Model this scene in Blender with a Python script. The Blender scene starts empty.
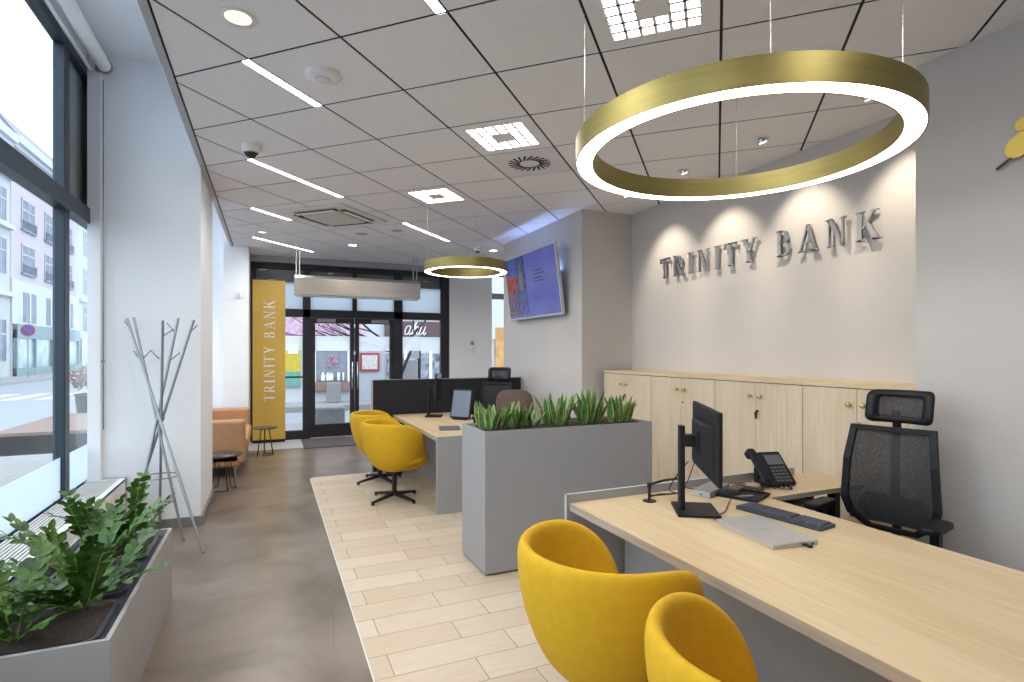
import bpy, bmesh, math, random
from mathutils import Vector, Matrix, Euler
PI = math.pi
random.seed(7)
S = bpy.context.scene
C = S.collection

# ------------------------------------------------------------------ camera
cam = bpy.data.cameras.new('camera')
cam.sensor_width = 36.0
cam.lens = 36.0 * 552.0 / 1024.0
cam.shift_y = 11.0 / 1024.0
cam.clip_end = 300
camo = bpy.data.objects.new('camera', cam)
C.objects.link(camo)
camo.location = (0, 0, 1.55)
camo.rotation_euler = (PI / 2, 0, -0.413)
S.camera = camo

# ------------------------------------------------------------------ view
S.view_settings.view_transform = 'Standard'
S.view_settings.look = 'None'
S.view_settings.gamma = 1.0
S.view_settings.use_curve_mapping = False
S.view_settings.exposure = 0.0
S.cycles.max_bounces = 10
S.cycles.diffuse_bounces = 6
S.cycles.transparent_max_bounces = 16
S.cycles.sample_clamp_indirect = 6.0
S.cycles.caustics_reflective = False
S.cycles.caustics_refractive = False

# ------------------------------------------------------------------ world: bright overcast sky
W = bpy.data.worlds.new('world')
S.world = W
W.use_nodes = True
nt = W.node_tree
nt.nodes.clear()
wo = nt.nodes.new('ShaderNodeOutputWorld')
bg = nt.nodes.new('ShaderNodeBackground')
tc = nt.nodes.new('ShaderNodeTexCoord')
nz = nt.nodes.new('ShaderNodeTexNoise')
nz.inputs['Scale'].default_value = 2.2
nz.inputs['Detail'].default_value = 6
cr = nt.nodes.new('ShaderNodeValToRGB')
cr.color_ramp.elements[0].position = 0.35
cr.color_ramp.elements[0].color = (0.66, 0.80, 1.0, 1)
cr.color_ramp.elements[1].position = 0.62
cr.color_ramp.elements[1].color = (0.93, 0.97, 1.0, 1)
nt.links.new(tc.outputs['Generated'], nz.inputs['Vector'])
nt.links.new(nz.outputs['Fac'], cr.inputs['Fac'])
nt.links.new(cr.outputs['Color'], bg.inputs['Color'])
bg.inputs['Strength'].default_value = 3.2
nt.links.new(bg.outputs[0], wo.inputs[0])

# strengths of the room's own lamps
RING_E, LINE_E, LOUVRE_E = 10.0, 14.0, 8.0
SPOT_W, DOWN_W, LOUV_W, LINE_W = 46.0, 70.0, 26.0, 28.0


def lamp(name, kind, loc, energy, color=(1, .93, .82), parent=None, **kw):
    l = bpy.data.lights.new(name, kind)
    l.energy = energy
    l.color = color
    rot = kw.pop('rot', None)
    for k, v in kw.items():
        setattr(l, k, v)
    o = bpy.data.objects.new(name, l)
    C.objects.link(o)
    o.location = loc
    if rot is not None:
        o.rotation_euler = rot
    if parent:
        o.parent = parent
    return o


# ------------------------------------------------------------------ materials
def mat(name, col, rough=.6, metal=0., var=0., scale=8., bump=0., bscale=None, emit=0., ecol=None, coords='Object', stretch=(1, 1, 1), coat=0., spec=None):
    m = bpy.data.materials.new(name)
    m.use_nodes = True
    n = m.node_tree
    b = n.nodes['Principled BSDF']
    b.inputs['Base Color'].default_value = (*col, 1)
    b.inputs['Roughness'].default_value = rough
    b.inputs['Metallic'].default_value = metal
    b.inputs['Coat Weight'].default_value = coat
    if spec is not None:
        b.inputs['Specular IOR Level'].default_value = spec
    if emit:
        b.inputs['Emission Color'].default_value = (*(ecol or col), 1)
        b.inputs['Emission Strength'].default_value = emit
    t = n.nodes.new('ShaderNodeTexCoord')
    mp = n.nodes.new('ShaderNodeMapping')
    mp.inputs['Scale'].default_value = stretch
    n.links.new(t.outputs[coords], mp.inputs[0])
    z = n.nodes.new('ShaderNodeTexNoise')
    z.inputs['Scale'].default_value = scale
    z.inputs['Detail'].default_value = 5
    n.links.new(mp.outputs[0], z.inputs['Vector'])
    r = n.nodes.new('ShaderNodeValToRGB')
    r.color_ramp.elements[0].position = .3
    r.color_ramp.elements[1].position = .7
    r.color_ramp.elements[0].color = (*[max(0, c * (1 - var)) for c in col], 1)
    r.color_ramp.elements[1].color = (*[min(1, c * (1 + var)) for c in col], 1)
    n.links.new(z.outputs['Fac'], r.inputs['Fac'])
    n.links.new(r.outputs['Color'], b.inputs['Base Color'])
    if bump:
        z2 = n.nodes.new('ShaderNodeTexNoise')
        z2.inputs['Scale'].default_value = bscale or scale * 6
        z2.inputs['Detail'].default_value = 3
        n.links.new(mp.outputs[0], z2.inputs['Vector'])
        bp = n.nodes.new('ShaderNodeBump')
        bp.inputs['Strength'].default_value = bump
        bp.inputs['Distance'].default_value = .002
        n.links.new(z2.outputs['Fac'], bp.inputs['Height'])
        n.links.new(bp.outputs[0], b.inputs['Normal'])
    return m


def wood(name, c0, c1, axis, rough=.45):
    """long fine grain running along the given axis"""
    m = bpy.data.materials.new(name)
    m.use_nodes = True
    n = m.node_tree
    b = n.nodes['Principled BSDF']
    b.inputs['Roughness'].default_value = rough
    t = n.nodes.new('ShaderNodeTexCoord')
    mp = n.nodes.new('ShaderNodeMapping')
    mp.inputs['Scale'].default_value = [(1.3 if i == axis else 26.) for i in range(3)]
    n.links.new(t.outputs['Object'], mp.inputs[0])
    z = n.nodes.new('ShaderNodeTexNoise')
    z.inputs['Scale'].default_value = 1.6
    z.inputs['Detail'].default_value = 9
    z.inputs['Roughness'].default_value = .62
    z.inputs['Distortion'].default_value = .25
    n.links.new(mp.outputs[0], z.inputs['Vector'])
    mp2 = n.nodes.new('ShaderNodeMapping')
    mp2.inputs['Scale'].default_value = [(.7 if i == axis else 4.5) for i in range(3)]
    n.links.new(t.outputs['Object'], mp2.inputs[0])
    z2 = n.nodes.new('ShaderNodeTexNoise')
    z2.inputs['Scale'].default_value = 1.4
    z2.inputs['Detail'].default_value = 3
    n.links.new(mp2.outputs[0], z2.inputs['Vector'])
    mx = n.nodes.new('ShaderNodeMix')
    mx.inputs[0].default_value = .42
    n.links.new(z.outputs['Fac'], mx.inputs[2])
    n.links.new(z2.outputs['Fac'], mx.inputs[3])
    r = n.nodes.new('ShaderNodeValToRGB')
    r.color_ramp.elements[0].position = .36
    r.color_ramp.elements[1].position = .62
    r.color_ramp.elements[0].color = (*c0, 1)
    r.color_ramp.elements[1].color = (*c1, 1)
    n.links.new(mx.outputs[0], r.inputs['Fac'])
    n.links.new(r.outputs['Color'], b.inputs['Base Color'])
    return m


def tiles(name, c1, c2, mortar, bw, rh, ms, rough, off=.5, noise=.1, nscale=3., rotz=0., shift=(0, 0, 0), marble=False):
    m = bpy.data.materials.new(name)
    m.use_nodes = True
    n = m.node_tree
    b = n.nodes['Principled BSDF']
    b.inputs['Roughness'].default_value = rough
    t = n.nodes.new('ShaderNodeTexCoord')
    mp = n.nodes.new('ShaderNodeMapping')
    mp.inputs['Rotation'].default_value = (0, 0, rotz)
    mp.inputs['Location'].default_value = shift
    n.links.new(t.outputs['Object'], mp.inputs[0])
    k = n.nodes.new('ShaderNodeTexBrick')
    k.offset = off
    k.offset_frequency = 2
    k.inputs['Color1'].default_value = (*c1, 1)
    k.inputs['Color2'].default_value = (*c2, 1)
    k.inputs['Mortar'].default_value = (*mortar, 1)
    k.inputs['Scale'].default_value = 1
    k.inputs['Brick Width'].default_value = bw
    k.inputs['Row Height'].default_value = rh
    k.inputs['Mortar Size'].default_value = ms
    k.inputs['Mortar Smooth'].default_value = .1
    n.links.new(mp.outputs[0], k.inputs['Vector'])
    z = n.nodes.new('ShaderNodeTexNoise')
    z.inputs['Scale'].default_value = nscale
    z.inputs['Detail'].default_value = 8
    z.inputs['Roughness'].default_value = .6
    z.inputs['Distortion'].default_value = .6 if marble else 0.
    mp2 = n.nodes.new('ShaderNodeMapping')
    mp2.inputs['Scale'].default_value = (1, 1, 1) if marble else (1, 7, 1)
    n.links.new(mp.outputs[0], mp2.inputs[0])
    n.links.new(mp2.outputs[0], z.inputs['Vector'])
    r = n.nodes.new('ShaderNodeValToRGB')
    r.color_ramp.elements[0].position = .3
    r.color_ramp.elements[1].position = .72
    r.color_ramp.elements[0].color = (1 - noise * 2, 1 - noise * 2.1, 1 - noise * 2.3, 1)
    r.color_ramp.elements[1].color = (1 + noise * .2, 1 + noise * .2, 1 + noise * .2, 1)
    n.links.new(z.outputs['Fac'], r.inputs['Fac'])
    mx = n.nodes.new('ShaderNodeMix')
    mx.data_type = 'RGBA'
    mx.blend_type = 'MULTIPLY'
    mx.inputs[0].default_value = 1
    n.links.new(k.outputs['Color'], mx.inputs[6])
    n.links.new(r.outputs['Color'], mx.inputs[7])
    n.links.new(mx.outputs[2], b.inputs['Base Color'])
    return m


def glass(name, tint=(1, 1, 1), refl=1.0):
    m = bpy.data.materials.new(name)
    m.use_nodes = True
    n = m.node_tree
    n.nodes.clear()
    o = n.nodes.new('ShaderNodeOutputMaterial')
    tr = n.nodes.new('ShaderNodeBsdfTransparent')
    tr.inputs[0].default_value = (*tint, 1)
    gl = n.nodes.new('ShaderNodeBsdfGlossy')
    gl.inputs['Roughness'].default_value = .01
    fr = n.nodes.new('ShaderNodeLayerWeight')
    pw = n.nodes.new('ShaderNodeMath')
    pw.operation = 'POWER'
    pw.inputs[1].default_value = 5.0
    n.links.new(fr.outputs['Facing'], pw.inputs[0])
    mt = n.nodes.new('ShaderNodeMath')
    mt.operation = 'MULTIPLY_ADD'
    mt.inputs[1].default_value = .5 * refl
    mt.inputs[2].default_value = .02 * refl
    n.links.new(pw.outputs[0], mt.inputs[0])
    mx = n.nodes.new('ShaderNodeMixShader')
    n.links.new(mt.outputs[0], mx.inputs[0])
    n.links.new(tr.outputs[0], mx.inputs[1])
    n.links.new(gl.outputs[0], mx.inputs[2])
    n.links.new(mx.outputs[0], o.inputs[0])
    return m


def film(name, col, a):
    """translucent frosted film: mostly diffuse / translucent, a little clear"""
    m = bpy.data.materials.new(name)
    m.use_nodes = True
    n = m.node_tree
    n.nodes.clear()
    o = n.nodes.new('ShaderNodeOutputMaterial')
    tr = n.nodes.new('ShaderNodeBsdfTransparent')
    tl = n.nodes.new('ShaderNodeBsdfTranslucent')
    tl.inputs[0].default_value = (*col, 1)
    mx = n.nodes.new('ShaderNodeMixShader')
    mx.inputs[0].default_value = a
    n.links.new(tr.outputs[0], mx.inputs[1])
    n.links.new(tl.outputs[0], mx.inputs[2])
    n.links.new(mx.outputs[0], o.inputs[0])
    return m


def mesh_fabric(name, col, a, scale=260):
    m = bpy.data.materials.new(name)
    m.use_nodes = True
    n = m.node_tree
    b = n.nodes['Principled BSDF']
    b.inputs['Base Color'].default_value = (*col, 1)
    b.inputs['Roughness'].default_value = .7
    t = n.nodes.new('ShaderNodeTexCoord')
    v = n.nodes.new('ShaderNodeTexVoronoi')
    v.inputs['Scale'].default_value = scale
    n.links.new(t.outputs['Object'], v.inputs['Vector'])
    r = n.nodes.new('ShaderNodeMapRange')
    r.inputs[1].default_value = .25
    r.inputs[2].default_value = .5
    r.inputs[3].default_value = a - .15
    r.inputs[4].default_value = min(1, a + .15)
    n.links.new(v.outputs['Distance'], r.inputs[0])
    n.links.new(r.outputs[0], b.inputs['Alpha'])
    return m


M = {}
M['wall'] = mat('wall_paint', (.53, .505, .49), .85, var=.015, scale=3, bump=.05, bscale=180)
M['wallw'] = mat('white_wall_paint', (.87, .89, .93), .85, var=.01, scale=3, bump=.04, bscale=180)
M['tile'] = mat('ceiling_tile', (.84, .845, .885), .9, var=.03, scale=60, bump=.1, bscale=300)
M['void'] = mat('ceiling_gap', (.02, .02, .022), .9, var=.1)
M['trimgrey'] = mat('grey_trim', (.42, .43, .46), .5, .3, var=.03)
M['base'] = mat('baseboard_grey', (.22, .20, .19), .5, var=.05)
M['floorg'] = tiles('floor_stone', (.25, .205, .172), (.262, .215, .182), (.215, .175, .147), 1.2, .6, .003, .30, .5, .28, 1.5, rotz=.1, marble=True)
M['floorb'] = tiles('floor_beige_planks', (.71, .61, .49), (.62, .50, .37), (.33, .26, .21), .645, .205, .003, .42, .37, .05, 5, shift=(.1, .03, 0))
M['frame'] = mat('dark_frame', (.028, .030, .036), .45, .2, var=.1)
M['frameb'] = mat('dark_blue_frame', (.032, .048, .066), .4, .3, var=.1)
M['glass'] = glass('window_glass', (.97, 1, 1), 1.0)
M['film'] = film('frosted_film', (.68, .735, .80), .72)
M['film2'] = film('frosted_band', (.95, .97, 1), .55)
M['whiteplast'] = mat('white_plastic', (.82, .82, .82), .4, var=.01)
M['greylam'] = mat('grey_laminate', (.31, .31, .325), .5, var=.03, scale=40)
M['greylaml'] = mat('grey_laminate_edge', (.44, .45, .48), .45, var=.02)
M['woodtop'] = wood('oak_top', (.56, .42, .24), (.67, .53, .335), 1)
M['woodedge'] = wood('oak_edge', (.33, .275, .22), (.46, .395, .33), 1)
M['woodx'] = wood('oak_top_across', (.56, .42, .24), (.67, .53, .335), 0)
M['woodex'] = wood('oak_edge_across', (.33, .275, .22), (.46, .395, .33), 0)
M['woodz'] = wood('oak_door', (.57, .455, .32), (.69, .575, .43), 2)
M['carcass'] = mat('carcass_dark', (.10, .08, .07), .7, var=.1)
M['yellow'] = mat('yellow_wool', (.63, .365, .007), .85, var=.05, scale=30, bump=.25, bscale=500)
M['black'] = mat('black_plastic', (.010, .010, .014), .5, var=.1, scale=20, spec=.3)
M['blackm'] = mat('black_metal', (.015, .015, .016), .38, .3, var=.1)
M['blackf'] = mat('black_fabric', (.020, .021, .026), .9, var=.15, scale=60, bump=.2, bscale=400)
M['meshf'] = mesh_fabric('chair_mesh', (.025, .025, .029), .85)
M['tan'] = mat('tan_leather', (.50, .275, .14), .55, var=.05, scale=12, bump=.1)
M['brownf'] = mat('brown_fabric', (.13, .085, .07), .85, var=.08, scale=40, bump=.2)
M['gold'] = mat('brushed_brass', (.31, .262, .098), .48, 1., var=.10, scale=3, stretch=(1, 1, 14), bump=.05, bscale=60)
M['goldf'] = mat('gold_banner', (.66, .44, .09), .45, .15, var=.06, scale=2)
M['steel'] = mat('brushed_steel', (.50, .48, .45), .36, .9, var=.06, scale=2, stretch=(1, 20, 20))
M['steell'] = mat('letter_steel', (.42, .42, .42), .3, .95, var=.05)
M['chrome'] = mat('chrome', (.7, .7, .7), .15, 1., var=.02)
M['greym'] = mat('grey_metal', (.30, .32, .36), .4, .6, var=.05)
M['silver'] = mat('silver_laptop', (.56, .56, .57), .35, .6, var=.02)
M['soil'] = mat('soil', (.035, .022, .015), .95, var=.5, scale=60, bump=.8, bscale=120)
M['leafz'] = mat('zz_leaf', (.050, .125, .016), .42, var=.6, scale=14, coat=.05)
M['leafs'] = mat('snake_leaf', (.075, .20, .055), .45, var=.5, scale=26, stretch=(1, 1, .9))
M['leafy'] = mat('snake_leaf_edge', (.60, .58, .16), .45, var=.1, scale=20)
M['stem'] = mat('zz_stem', (.16, .28, .07), .5, var=.2, scale=20)
M['tray'] = mat('planter_insert', (.06, .065, .08), .35, var=.05)
M['white'] = mat('white_paint', (.9, .9, .9), .5, var=.01)
M['ringe'] = mat('ring_diffuser', (1, 1, 1), .5, emit=RING_E, ecol=(1, .95, .89))
M['linee'] = mat('line_diffuser', (1, 1, 1), .5, emit=LINE_E, ecol=(1, .97, .94))
M['louve'] = mat('louvre_cell', (1, 1, 1), .5, emit=LOUVRE_E, ecol=(1, .95, .89))
M['downe'] = mat('downlight_diffuser', (.9, .7, .4), .5, emit=1.6, ecol=(1, .82, .52))
M['led'] = mat('green_led', (.1, .8, .3), .5, emit=3)
M['mat'] = mat('entrance_mat', (.10, .085, .09), .95, var=.3, scale=80, bump=.5, bscale=300)
M['slab'] = mat('pale_slab', (.52, .54, .58), .35, var=.04)
M['knob'] = mat('knob_brass', (.62, .44, .17), .35, .6, var=.05)
# outside
M['asph'] = mat('asphalt', (.30, .32, .375), .7, var=.08, scale=2)
M['pave'] = tiles('street_paving', (.34, .34, .35), (.31, .31, .325), (.22, .22, .23), .5, .25, .008, .8, .5, .06, 4)
M['facp'] = mat('pink_facade', (.50, .44, .485), .9, var=.03, scale=2)
M['facc'] = mat('cream_facade', (.48, .50, .51), .9, var=.03, scale=2)
M['facg'] = mat('pale_green_facade', (.44, .52, .50), .9, var=.03, scale=2)
M['facw'] = mat('white_facade', (.54, .56, .60), .9, var=.03, scale=2)
M['facs'] = mat('sand_facade', (.40, .36, .32), .9, var=.05, scale=3)
M['teal'] = mat('teal_shopfront', (.14, .25, .27), .5, var=.06)
M['pane'] = mat('dark_pane', (.13, .165, .24), .5, var=.3, scale=1.5)
M['pane2'] = mat('shop_pane', (.27, .36, .40), .15, var=.35, scale=1.2)
M['roof'] = mat('roof_slate', (.24, .25, .29), .7, var=.1)
M['line'] = mat('road_paint', (.6, .6, .62), .7, var=.05)
M['stone'] = mat('granite', (.24, .24, .25), .8, var=.2, scale=30)
M['stonep'] = mat('pink_granite', (.28, .17, .16), .6, var=.15, scale=20)
M['bark'] = mat('bark', (.05, .035, .03), .9, var=.3, scale=20)


# ------------------------------------------------------------------ mesh builder
class MB:
    def __init__(s):
        s.v, s.f, s.m, s.sm = [], [], [], []

    def add(s, vs, fs, mi=0, smooth=False, mx=None):
        k = len(s.v)
        for p in vs:
            p = Vector(p)
            if mx is not None:
                p = mx @ p
            s.v.append(tuple(p))
        for f in fs:
            s.f.append(tuple(k + i for i in f))
            s.m.append(mi)
            s.sm.append(smooth)
        return s

    def box(s, a, b, mi=0, mx=None):
        x0, y0, z0 = a
        x1, y1, z1 = b
        vs = [(x0, y0, z0), (x1, y0, z0), (x1, y1, z0), (x0, y1, z0), (x0, y0, z1), (x1, y0, z1), (x1, y1, z1), (x0, y1, z1)]
        return s.add(vs, [(0, 3, 2, 1), (4, 5, 6, 7), (0, 1, 5, 4), (1, 2, 6, 5), (2, 3, 7, 6), (3, 0, 4, 7)], mi, False, mx)

    def rbox(s, a, b, r=.01, n=3, mi=0, mx=None, vert=False):
        """box with rounded vertical edges (prism of a rounded rectangle)"""
        x0, y0, z0 = a
        x1, y1, z1 = b
        p = []
        for cx, cy, a0 in ((x1 - r, y1 - r, 0), (x0 + r, y1 - r, PI / 2), (x0 + r, y0 + r, PI), (x1 - r, y0 + r, 1.5 * PI)):
            for i in range(n + 1):
                t = a0 + PI / 2 * i / n
                p.append((cx + r * math.cos(t), cy + r * math.sin(t)))
        return s.prism(p, z0, z1, mi, mx)

    def prism(s, poly, z0, z1, mi=0, mx=None):
        n = len(poly)
        vs = [(x, y, z0) for x, y in poly] + [(x, y, z1) for x, y in poly]
        fs = [tuple(reversed(range(n))), tuple(range(n, 2 * n))] + [(i, (i + 1) % n, n + (i + 1) % n, n + i) for i in range(n)]
        return s.add(vs, fs, mi, False, mx)

    def cyl(s, p0, p1, r0, r1=None, n=16, mi=0, smooth=True, mx=None, cap=True):
        p0, p1 = Vector(p0), Vector(p1)
        r1 = r0 if r1 is None else r1
        d = (p1 - p0)
        q = d.to_track_quat('Z', 'Y').to_matrix()
        vs = []
        for p, r in ((p0, r0), (p1, r1)):
            for i in range(n):
                t = 2 * PI * i / n
                vs.append(p + q @ Vector((r * math.cos(t), r * math.sin(t), 0)))
        s.add(vs, [(i, (i + 1) % n, n + (i + 1) % n, n + i) for i in range(n)], mi, smooth, mx)
        if cap:
            s.add(vs[:n], [tuple(reversed(range(n)))], mi, False, mx)
            s.add(vs[n:], [tuple(range(n))], mi, False, mx)
        return s

    def tube(s, pts, r, n=8, mi=0, mx=None, r1=None):
        pts = [Vector(p) for p in pts]
        L = len(pts)
        vs = []
        up = Vector((0, 0, 1))
        prev = None
        for i, p in enumerate(pts):
            d = (pts[min(i + 1, L - 1)] - pts[max(i - 1, 0)]).normalized()
            if prev is None:
                a = up if abs(d.dot(up)) < .9 else Vector((1, 0, 0))
                x = d.cross(a).normalized()
            else:
                x = (prev - d * prev.dot(d))
                x = x.normalized() if x.length > 1e-6 else d.orthogonal().normalized()
            prev = x
            y = d.cross(x)
            rr = r if r1 is None else r + (r1 - r) * i / (L - 1)
            for j in range(n):
                t = 2 * PI * j / n
                vs.append(p + x * rr * math.cos(t) + y * rr * math.sin(t))
        fs = [(i * n + j, i * n + (j + 1) % n, (i + 1) * n + (j + 1) % n, (i + 1) * n + j) for i in range(L - 1) for j in range(n)]
        fs += [tuple(reversed(range(n))), tuple(range((L - 1) * n, L * n))]
        return s.add(vs, fs, mi, True, mx)

    def lathe(s, prof, n=32, mi=0, mx=None, smooth=True, sharp=False):
        """prof: (r, z) from bottom to top; sharp keeps each band's edges crisp"""
        if sharp:
            for i in range(len(prof) - 1):
                s.lathe(prof[i:i + 2], n, mi, mx, smooth)
            return s
        vs = [(r * math.cos(2 * PI * j / n), r * math.sin(2 * PI * j / n), z) for r, z in prof for j in range(n)]
        fs = [(i * n + j, i * n + (j + 1) % n, (i + 1) * n + (j + 1) % n, (i + 1) * n + j) for i in range(len(prof) - 1) for j in range(n)]
        return s.add(vs, fs, mi, smooth, mx)

    def ell(s, c, r, n=16, k=8, mi=0, mx=None):
        pr = [(max(1e-4, math.cos(-PI / 2 + PI * i / k)), math.sin(-PI / 2 + PI * i / k)) for i in range(k + 1)]
        m = Matrix.Translation(c) @ Matrix.Diagonal((*r, 1))
        if mx is not None:
            m = mx @ m
        return s.lathe(pr, n, mi, m)

    def build(s, name, mats, parent=None, bevel=0., seg=2, sub=0, smooth=None, label=None, loc=None):
        me = bpy.data.meshes.new(name)
        me.from_pydata([tuple(v) for v in s.v], [], s.f)
        if not isinstance(mats, (list, tuple)):
            mats = [mats]
        for m in mats:
            me.materials.append(m)
        me.polygons.foreach_set('material_index', s.m)
        me.polygons.foreach_set('use_smooth', [bool(x) if smooth is None else smooth for x in s.sm])
        me.update()
        o = bpy.data.objects.new(name, me)
        C.objects.link(o)
        if parent:
            o.parent = parent
        if loc:
            o.location = loc
        if bevel:
            b = o.modifiers.new('bevel', 'BEVEL')
            b.width = bevel
            b.segments = seg
            b.limit_method = 'ANGLE'
            b.angle_limit = .6
        if sub:
            b = o.modifiers.new('sub', 'SUBSURF')
            b.levels = b.render_levels = sub
        if label:
            o['label'] = label
        return o


def tag(o, label, cat, group=None, kind=None):
    o['label'] = label
    o['category'] = cat
    if group:
        o['group'] = group
    if kind:
        o['kind'] = kind
    return o


def thing(name, label, cat, loc=(0, 0, 0), rz=0., group=None):
    o = bpy.data.objects.new(name, None)
    C.objects.link(o)
    o.empty_display_size = .1
    o.location = loc
    o.rotation_euler = (0, 0, rz)
    return tag(o, label, cat, group)


def struct(name, mb, m, parent=None, **k):
    o = mb.build(name, m, parent, **k)
    if parent is None:
        o['kind'] = 'structure'
    return o


def dup(o, loc=None, rz=None, label=None, parent=None):
    c = o.copy()
    C.objects.link(c)
    if parent:
        c.parent = parent
    for ch in list(o.children):
        dup(ch, parent=c)
    if loc is not None:
        c.location = loc
    if rz is not None:
        c.rotation_euler = (0, 0, rz)
    if label:
        c['label'] = label
    return c


def B(a, b, mi=0):
    return MB().box(a, b, mi)


# ================================================================== SETTING
CZ = 3.2035
# floor
struct('floor', B((-1.6, -4.2, -.12), (5.2, 10.6, 0)), M['floorg'])
fb = MB()
fb.prism([(.45, -4.1), (5.0, -4.1), (5.0, 7.2), (.50, 7.2), (.465, 7.185), (.45, 7.15)], .0005, .004)
struct('floor', fb, M['floorb'])
tr = MB()
tr.box((.444, -4.1, .0005), (.45, 7.17, .006))
tr.box((.47, 7.2, .0005), (5.0, 7.206, .006))
struct('trim_1', tr, M['whiteplast'])

# ceiling : dark void slab + separate tiles on a grid turned 44 degrees
struct('ceiling', B((-.56, -4.2, CZ + .004), (5.2, 10.45, CZ + .2)), M['void'])
G0 = Vector((-.11073, 3.45268))
GA = Vector((.449346, -.434411))
GB = Vector((.434411, .449346))
GT = .625


def gp(a, b):
    return G0 + GA * a + GB * b


def clip(poly, ax, lim, sign):
    out = []
    for i in range(len(poly)):
        p, q = poly[i], poly[(i + 1) % len(poly)]
        dp, dq = sign * (p[ax] - lim), sign * (q[ax] - lim)
        if dp >= 0:
            out.append(p)
        if (dp >= 0) != (dq >= 0):
            t = dp / (dp - dq)
            out.append((p[0] + (q[0] - p[0]) * t, p[1] + (q[1] - p[1]) * t))
    return out


LOUV = [(3, 0), (1, 2), (-1, 4)]
HIDE = set(LOUV + [(1, 3), (3, -4), (0, -3), (5, -2)])
LINES = [(-.0, 0, 1, ''), (-2, 2, 4, ''), (-4, 4, 5, ''), (-6, 6, 8, ''), (-2, 6, 8, ''), (2, -2, 0, '')]
tb = MB()
g = .0125
for a in range(-16, 22):
    for b in range(-16, 22):
        if (a, b) in HIDE:
            continue
        lo = hi = 0
        e0, e1 = a + g, a + 1 - g
        for (la, b0, b1, _) in LINES:
            if a == la - 1 and b0 <= b < b1:
                e1 = a + 1 - .105
        q = [gp(e0, b + g), gp(e1, b + g), gp(e1, b + 1 - g), gp(e0, b + 1 - g)]
        q = [(p.x, p.y) for p in q]
        for ax, lim, s in ((0, -.52, 1), (0, 4.6, -1), (1, -4.0, 1), (1, 10.4, -1)):
            if q:
                q = clip(q, ax, lim, s)
        if len(q) >= 3:
            tb.prism(q, CZ, CZ + .003)
ctile = struct('ceiling', tb, M['tile'])
ct = MB()
ct.box((-.57, -4.1, CZ - .010), (-.53, 10.35, CZ + .06))
struct('trim_2', ct, M['trimgrey'])
struct('trim_3', B((-.60, -4.1, CZ + .06), (-.56, 10.45, 4.05)), M['wallw'])

# left piers
pl = B((-1.39, 5.65, 0), (-.57, 6.75, 4.1)).box((-1.46, 5.95, 0), (-1.389, 6.75, 4.1))
struct('wall_left', pl, M['wallw'])
struct('wall_left_far', B((-1.46, 9.75, 0), (-.66, 10.62, 4.1)), M['wallw'])
struct('wall_left_end', B((-.66, 9.6, 0), (-.31, 10.62, 4.1)), M['wallw'])
struct('wall_left_near', B((-1.75, -4.3, 0), (-1.35, -1.2, 4.1)), M['wallw'])
struct('ceiling', B((-1.46, -4.3, 4.05), (-.56, 10.62, 4.2)), M['wallw'])       # higher soffit over the window bay
struct('wall_left_head', B((-1.47, -1.2, 3.91), (-1.40, 9.75, 4.1)), M['wallw'])       # strip of wall between window head and soffit
# baseboards
bb = MB()
bb.box((-1.30, 5.628, 0), (-.548, 5.65, .085))
bb.box((-.57, 5.65, 0), (-.548, 6.75, .085))
struct('baseboard_left', bb, M['base'])
bb = MB()
bb.box((3.278, 5.46, 0), (3.30, 7.9, .08))
struct('baseboard_right', bb, M['base'])

# right hand walls
struct('wall_right', B((4.0, 1.9, 0), (4.25, 5.7, CZ + .1)), M['wall'])
struct('wall_right_near', B((3.43, -4.3, 0), (4.25, 1.993, CZ + .1)), M['wall'])
struct('wall_right_far', B((3.30, 5.52, 0), (4.25, 7.85, CZ + .1)), M['wall'])
struct('wall_right_end', B((5.0, 5.6, 0), (5.2, 10.6, CZ + .1)), M['wall'])
struct('wall_back', B((-1.75, -4.4, 0), (4.3, -4.2, 4.2)), M['wall'])
# front wall, right of the glazed entrance
struct('wall_front', B((3.23, 10.42, 0), (4.12, 10.75, CZ + .1)), M['wallw'])
struct('trim_4', B((-.31, 10.35, 3.10), (3.6, 10.62, CZ + .02)), M['trimgrey'])


# ------------------------------------------------------------------ windows on the left
def side_window(name, y0, y1, mull, ztop=3.84, rail=2.68):
    X = -1.42
    f = MB()
    f.box((X - .05, y0, .40), (X + .03, y1, .47))
    f.box((X - .05, y0, ztop), (X + .03, y1, ztop + .07))
    f.box((X - .05, y0, rail - .065), (X + .05, y1, rail + .065))
    for y in mull:
        f.box((X - .05, y - .055, .47), (X + .025, y + .055, ztop))
    w = struct(name, f, M['frameb'], bevel=.006)
    gl = MB()
    gl.box((X - .012, y0, .47), (X - .006, y1, ztop))
    gl.build('glass_pane', M['glass'], w)
    fl = MB()
    fl.box((X - .004, y0, .47), (X - .002, y1, .77))
    fl.build('frosted_film', M['film'], w, label='frosted film along the bottom of the glass')
    ob = MB()
    ob.box((X - .12, y0, -.13), (X + .0, y1, .40))
    ob.build('sill_wall', M['wallw'], w)
    return w


w1 = side_window('window_1', -1.2, 5.94, (.2, 2.6, 5.14))
pn = B((-1.47, 5.21, 2.75), (-1.44, 5.94, 3.84))
pn.build('upper_panel', mat('upper_panel_grey', (.30, .28, .28), .6), w1, label='dark grey infill panel above the rail')
w2 = side_window('window_2', 6.75, 9.75, (8.2,))
jb = MB()
jb.box((-1.39, 5.61, .47), (-1.30, 5.65, 3.9))
struct('trim_5', jb, M['wallw'])

# front glazing with double door
FY = 10.5
fr = MB()


def bar(m, x0, x1, z0, z1, d=.05):
    m.box((x0, FY - d, z0), (x1, FY + d, z1))


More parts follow.
